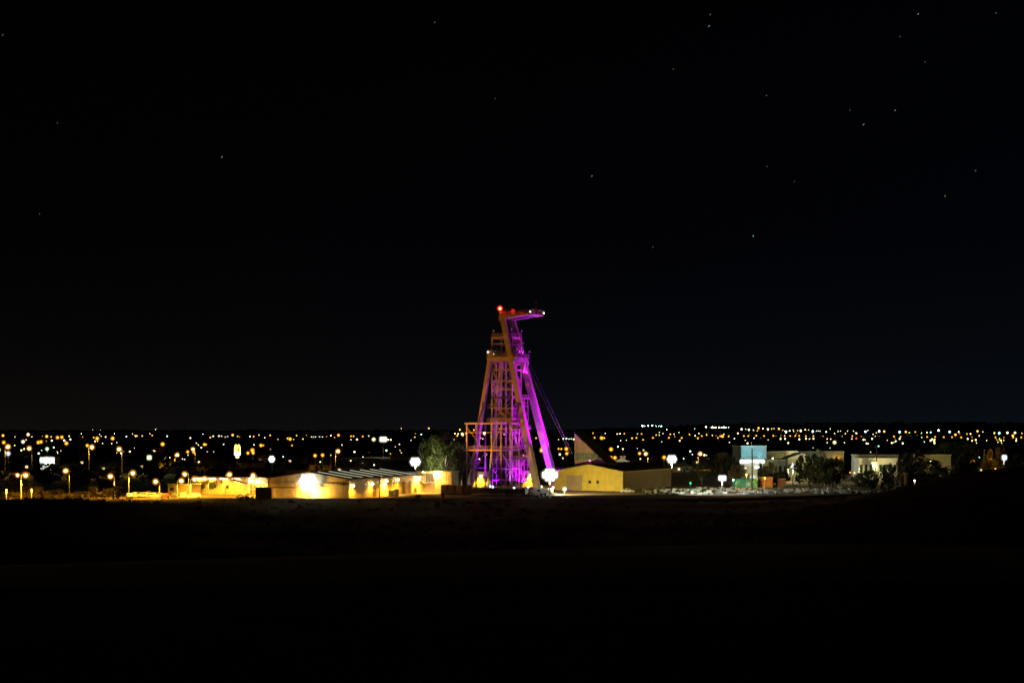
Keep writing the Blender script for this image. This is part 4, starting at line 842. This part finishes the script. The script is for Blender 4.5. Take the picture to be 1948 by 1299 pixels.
# marker posts and pipe on the dark slope in front
for n_, (px, pb_, hgt) in enumerate(((308, 966, 1.6), (340, 962, 1.5), (397, 966, 1.7), (407.5, 966, 1.7), (418, 967, 1.7), (429, 966, 1.6), (440, 966, 1.6))):
    Y = 390; x = (px - CX) * Y / F; m = MB(); m.bar((0, 0, -.3), (0, 0, hgt), .14); o = m.build('fence_post', WHITE); o.location = (x, Y, G(x, Y))
    tag(o, 'pale fence post in the row on the dark slope below the car park', 'post', 'pale posts below the car park')
for px, Y, hgt, lb in ((758, 398, 2.0, 'pale stake below the white tanks on the dark slope'), (838, 410, 2.4, 'pale leaning stake below the steel lockers'), (945, 352, 1.0, 'short pale stake on the dark ground below the headframe'), (1112, 372, 1.2, 'short orange topped stake below the yellow shed'),
                       (525, 344, .9, 'short pale stub on the dark ground under the white glare')):
    x = (px - CX) * Y / F; m = MB(); m.bar((0, 0, -.3), (.2 if 'leaning' in lb else 0, 0, hgt), .16); o = m.build('stake', WHITE); o.location = (x, Y, G(x, Y)); tag(o, lb, 'stake')
x, y, z = P(677, 988, 340); m = MB(); m.tube((-2.8, 0, .35), (2.8, .2, .45), .11); t = empty('pipe_length', (x, y, G(x, y)), 'short pale yellow pipe lying on the dark ground below the warehouse', 'pipe'); m.build('pipe', mat('yellow_pipe', (.8, .7, .15), .4), t)
for a in (-2, 2): m = MB(); m.box(a - .12, a + .12, -.3, .3, 0, .25); m.build('support', WOOD, t)
t = empty('tilted_tank', ((477 - CX) * 437 / F, 436, G((477 - CX) * 437 / F, 436)), 'dark ribbed tank with a pale lid left of the warehouse', 'tank')
m = MB(); m.box(1.6, 6.5, 0, 2.2, -.2, 3.2); m.build('body', OLIVE, t); m = MB(); m.box(1.4, 14, -.2, 2.4, 3.22, 3.4); m.build('lid', GALV, t)

# ------------------------------------------------------------------ trees
def crown_mesh(seed, n_clump, leaves, r, h, leaf, name, mt, gap=.0):
    rnd = random.Random(seed); m = MB()
    for c in range(n_clump):
        a = rnd.uniform(0, 2 * math.pi); t = rnd.random(); zz = h * (.12 + .88 * t)
        rr = r * math.sqrt(rnd.random()) * math.sin(math.pi * (.15 + .8 * t)) ** .6
        cx_, cy_ = rr * math.cos(a), rr * math.sin(a); cr = r * rnd.uniform(.14, .30)
        for i in range(leaves):
            d = Vector((rnd.gauss(0, 1), rnd.gauss(0, 1), rnd.gauss(0, .8))).normalized() * cr * rnd.uniform(.5, 1.0)
            p = Vector((cx_, cy_, zz)) + d; nn = Vector((rnd.gauss(0, 1), rnd.gauss(0, 1), rnd.gauss(0, 1))).normalized()
            a1 = nn.orthogonal().normalized(); b1 = nn.cross(a1); s = leaf * rnd.uniform(.6, 1.3)
            m.quad(p - a1 * s, p + b1 * s * .45, p + a1 * s, p - b1 * s * .45)
    return m.mesh(name, mt)
def trunk_mesh(seed, h, r, tr, mt, limbs=7):
    rnd = random.Random(seed); m = MB()
    m.tube((0, 0, -.5), (0, 0, h * .38), tr, tr * .7, 8)
    for i in range(limbs):
        a = 2 * math.pi * i / limbs + rnd.uniform(-.4, .4); z0 = h * rnd.uniform(.15, .38); q = (math.cos(a) * r * .45, math.sin(a) * r * .45, z0 + h * rnd.uniform(.2, .35))
        m.tube((0, 0, z0), q, tr * .5, tr * .28, 6)
        for k_ in range(2): m.tube(q, (q[0] * rnd.uniform(1.2, 1.8), q[1] * rnd.uniform(1.2, 1.8), q[2] + h * rnd.uniform(.12, .28)), tr * .27, tr * .08, 5)
    return m.mesh('trunk', mt)
PROT = {'gum': (crown_mesh(1, 42, 130, 5, 9.5, .22, 'crown', LEAF), trunk_mesh(1, 11, 5, .38, BARK)),
        'round': (crown_mesh(2, 60, 70, 4, 6, .26, 'crown', LEAFD), trunk_mesh(2, 7, 4, .3, BARKD)),
        'brown': (crown_mesh(3, 55, 70, 4, 6.5, .26, 'crown', LEAFB), trunk_mesh(3, 7, 4, .3, BARKD)),
        'pine': (crown_mesh(4, 60, 60, 2.2, 9, .24, 'crown', LEAFD), trunk_mesh(4, 8, 2, .22, BARKD)),
        'bush': (crown_mesh(5, 26, 50, 2.6, 2.6, .2, 'crown', LEAFB), trunk_mesh(5, 1.8, 1.6, .1, BARKD, 5))}
CH = {'gum': 9.5, 'round': 6, 'brown': 6.5, 'pine': 9, 'bush': 2.6}; CR = {'gum': 5, 'round': 4, 'brown': 4, 'pine': 2.2, 'bush': 2.6}
def tree(kind, px, ptop, Y, wpx, label, group=None, gzoff=0):
    x = (px - CX) * Y / F; gz = G(x, Y); top = CZ - (ptop - HY) * Y / F; H = max(1.2, top - gz); rad = wpx * Y / F / 2
    t = empty('shrub' if kind == 'bush' else 'tree', (x, Y, gz), label, 'shrub' if kind == 'bush' else 'tree', group, random.uniform(0, 6.28))
    base = .24 if kind == 'gum' else .06
    c = bpy.data.objects.new('crown', PROT[kind][0]); C.objects.link(c); c.parent = t; c.scale = (rad / CR[kind], rad / CR[kind], H * (1 - base) / CH[kind]); c.location = (0, 0, H * base)
    k_ = bpy.data.objects.new('trunk', PROT[kind][1]); C.objects.link(k_); k_.parent = t
    hh = {'gum': 11, 'round': 7, 'brown': 7, 'pine': 8, 'bush': 1.8}[kind]; k_.scale = (rad / CR[kind], rad / CR[kind], H / hh * .95)
tree('gum', 846, 824, 512, 76, 'tall pale trunked gum tree lit green beside the white floodlight')
tree('gum', 815, 838, 530, 50, 'smaller gum tree behind the white floodlight mast'); tree('gum', 878, 845, 525, 40, 'gum tree partly behind the left columns of the open frame')
tree('gum', 868, 862, 505, 26, 'small orange green tree behind the orange block house')
TR = [('round', 90, 882, 560, 70, 'broad dark tree behind the bright orange lamp at left'), ('round', 30, 905, 470, 50, 'dark tree at the left edge above the scrub'), ('brown', 84, 893, 540, 34, 'brownish tree between two orange lamps at far left'),
      ('round', 150, 888, 520, 60, 'dark rounded tree right of the bright orange lamp'), ('round', 200, 893, 500, 44, 'dark tree behind the wide headed orange lamp'), ('brown', 290, 878, 560, 50, 'brown lit tree behind the parked cars'),
      ('brown', 420, 884, 540, 60, 'tree lit from below behind the office block'), ('round', 480, 890, 560, 50, 'dark tree behind the right part of the office block'), ('round', 345, 892, 540, 34, 'dark tree above the amenities block'),
      ('brown', 1403, 885, 540, 40, 'leafy tree lit bright orange left of the black pole'), ('brown', 1372, 862, 600, 44, 'dim orange tree behind the violet white floodlight'), ('round', 1390, 866, 585, 34, 'dark tree left of the pale blue store'),
      ('round', 1540, 866, 545, 70, 'large black tree in front of the gabled hall'), ('round', 1585, 872, 540, 50, 'black tree to the right of the largest black tree'), ('round', 1565, 880, 535, 50, 'black tree between the two large black trees'),
      ('brown', 1466, 880, 565, 24, 'round reddish tree below the shop row'), ('round', 1448, 882, 570, 20, 'small dark tree behind the blue sign'), ('round', 1482, 898, 555, 60, 'low dark tree behind the orange brown container'),
      ('pine', 1748, 856, 520, 26, 'narrow black tree rising above the right slope'), ('round', 1725, 864, 520, 46, 'black tree between depot and pale green hall'), ('round', 1775, 876, 500, 60, 'black tree in front of the pale green hall'), ('round', 1835, 870, 505, 52, 'black tree right of the pale green hall'),
      ('gum', 1808, 843, 700, 100, 'wide dim green tree mass behind the pale green hall'), ('gum', 1840, 846, 690, 60, 'dim green tree right of the widest one at far right'), ('brown', 1880, 856, 640, 26, 'tree lit orange left of the blue white floodlight'), ('brown', 1903, 852, 650, 24, 'reddish tree just behind the blue white floodlight'),
      ('round', 1690, 884, 500, 40, 'low black tree in front of the pale depot'), ('round', 1935, 868, 480, 60, 'black tree at the right edge of the view'), ('round', 1650, 896, 500, 60, 'low black tree behind the storage yard end'), ('gum', 1560, 857, 640, 26, 'dim green tree above the gabled hall'),
      ('gum', 1335, 880, 560, 44, 'speckled tree right of the greenish floodlight mast'), ('round', 1240, 905, 545, 40, 'dark tree below the greenish floodlight mast'), ('brown', 1312, 903, 560, 16, 'small pinkish tree above the green traffic light')]
for a in TR: tree(*a)
for kind, px, ptop, Y, wpx, lb in (('pine', 457, 940, 428, 15, 'left dark conical shrub on the bank below the office'), ('pine', 470, 939, 427, 15, 'middle conical shrub on the bank below the office'), ('pine', 480, 942, 428, 9, 'slim conical shrub on the bank below the office'),
                                   ('bush', 795, 941, 436, 15, 'round black shrub below the right end of the warehouse'), ('pine', 842, 936, 436, 9, 'pointed black shrub left of the rubble heap')): tree(kind, px, ptop, Y, wpx, lb)
for n_ in range(16):
    px = 6 + n_ * 14.5 + random.uniform(-4, 4); Y = random.uniform(425, 452); tree('bush', px, random.uniform(922, 944), Y, random.uniform(18, 30), 'orange lit shrub in the scrub under the far left lamps', 'lit shrubs under the far left lamps')
light_lamp = None
# low work lamp that lights the orange tree from beneath
def bollard(px, Y, c, power, label, h=3.2):
    x = (px - CX) * Y / F; gz = G(x, Y); t = empty('path_lamp', (x, Y, gz), label, 'lamp'); m = MB(); m.tube((0, 0, -.2), (0, 0, h), .08); m.build('pole', GALV, t)
    m = MB(); m.ball((0, 0, h + .2), .2); m.build('lamp_glass', emi(COL[c], 25), t); light(t, (0, -.5, h + .2), SOD if c == 'o' else COL[c], power, r=.15)
bollard(1420, 520, 'o', 9000, 'low orange lamp right of the bright orange tree', 5); bollard(1395, 522, 'c', 500, 'low pale lamp left of the teal shed', 3)
bollard(1455, 524, 'o', 260, 'low orange lamp by the orange brown container', 3.6); bollard(1894, 625, 'o', 7000, 'orange lamp hidden among the reddish trees at far right', 4)
bollard(12, 418, 'o', 8000, 'added low orange light in the scrub at far left', 3); bollard(60, 420, 'o', 8000, 'added low orange light in the middle of the left scrub', 3)  # both lamps added to brighten the shrubs
bollard(1500, 590, 'y', 6000, 'low warm lamp before the gabled hall', 5); bollard(1660, 612, 'y', 6500, 'warm lamp lighting the pale depot', 7); bollard(1770, 640, 'y', 3500, 'warm lamp lighting the plain green hall', 7); bollard(1470, 660, 'y', 6000, 'warm lamp lighting the long low greenish building', 8)
bollard(1510, 640, 'w', 7000, 'white lamp lighting the square white hall', 9); bollard(1740, 408, 'y', 150, 'faint lamp near the dim stone building', 3)
# dark vegetation of the plain and skyline
def scatter(name, n, boxes, label, hrange, wrange, mt, seed):
    rnd = random.Random(seed); m = MB()
    for i in range(n):
        x0, x1, y0, y1 = rnd.choice(boxes); y = rnd.uniform(y0, y1); x = rnd.uniform(x0, x1) * y / 1000
        h, w_ = rnd.uniform(*hrange), rnd.uniform(*wrange); gz = G(x, y)
        for k_ in range(26):
            a = rnd.uniform(0, 6.28); q = Vector((x + math.cos(a) * w_ * rnd.random(), y + math.sin(a) * w_ * rnd.random(), gz + h * rnd.random() ** .8))
            s = w_ * rnd.uniform(.15, .34); d = Vector((rnd.gauss(0, 1), rnd.gauss(0, 1), rnd.gauss(0, 1))).normalized(); a1 = d.orthogonal().normalized(); b1 = d.cross(a1)
            m.quad(q - a1 * s, q - b1 * s * .6, q + a1 * s, q + b1 * s * .6)
    m.build(name, mt, kind='stuff', label=label, cat='vegetation')
scatter('town_trees', 900, [(-370, -160, 600, 2600), (-160, 370, 620, 2600)], 'dark scattered tree cover between the town lamps', (2, 5), (2, 5), LEAFD, 11)
scatter('far_woods', 700, [(-380, 380, 4800, 5600)], 'dark far woods along the skyline', (5, 16), (14, 40), LEAFD, 12)
scatter('scrub', 900, [(-380, 380, 150, 430)], 'low dark scrub on the foreground slope', (.3, 1.1), (.4, 1.3), LEAFB, 13)

# ------------------------------------------------------------------ stars
for n_, (px, py, c, s) in enumerate(((1349, 50, 'b', 2), (1351, 28, 'w', 1), (1433, 449, 'c', 2.4), (1126, 335, 'b', 1.6), (422, 299, 'w', 1.8), (1643, 237, 'w', 1.6), (1703, 210, 'w', 1.5), (1747, 27, 'w', 1.6), (1798, 373, 'y', 1.3), (1712, 70, 'y', .8), (1281, 132, 'y', .9),
        (1458, 182, 'y', .9), (1617, 210, 'w', .7), (827, 43, 'y', 1), (5, 67, 'w', 1), (1856, 325, 'w', .9), (1895, 25, 'w', .9), (1511, 345, 'y', .7), (109, 234, 'w', .7), (75, 407, 'w', .7), (1242, 470, 'w', .7), (1459, 317, 'w', .7), (1760, 118, 'w', .7), (942, 188, 'w', .6))):
    Y = 14000; x, y, z = P(px, py, Y); d = Vector((.75, 0, 1)).normalized() * 7
    m = MB(); m.tube(Vector((0, 0, 0)) - d, d, 2.2, n=6); o = m.build('star', emi(COL[c], 0.17 * s ** 1.7)); o.location = (x, y, z)
    tag(o, ('bluish' if c in 'bc' else 'white' if s > 1.1 else 'faint') + ' short star trail in the black night sky' , 'star', 'stars in the night sky')
print('tray stacks', cnt)
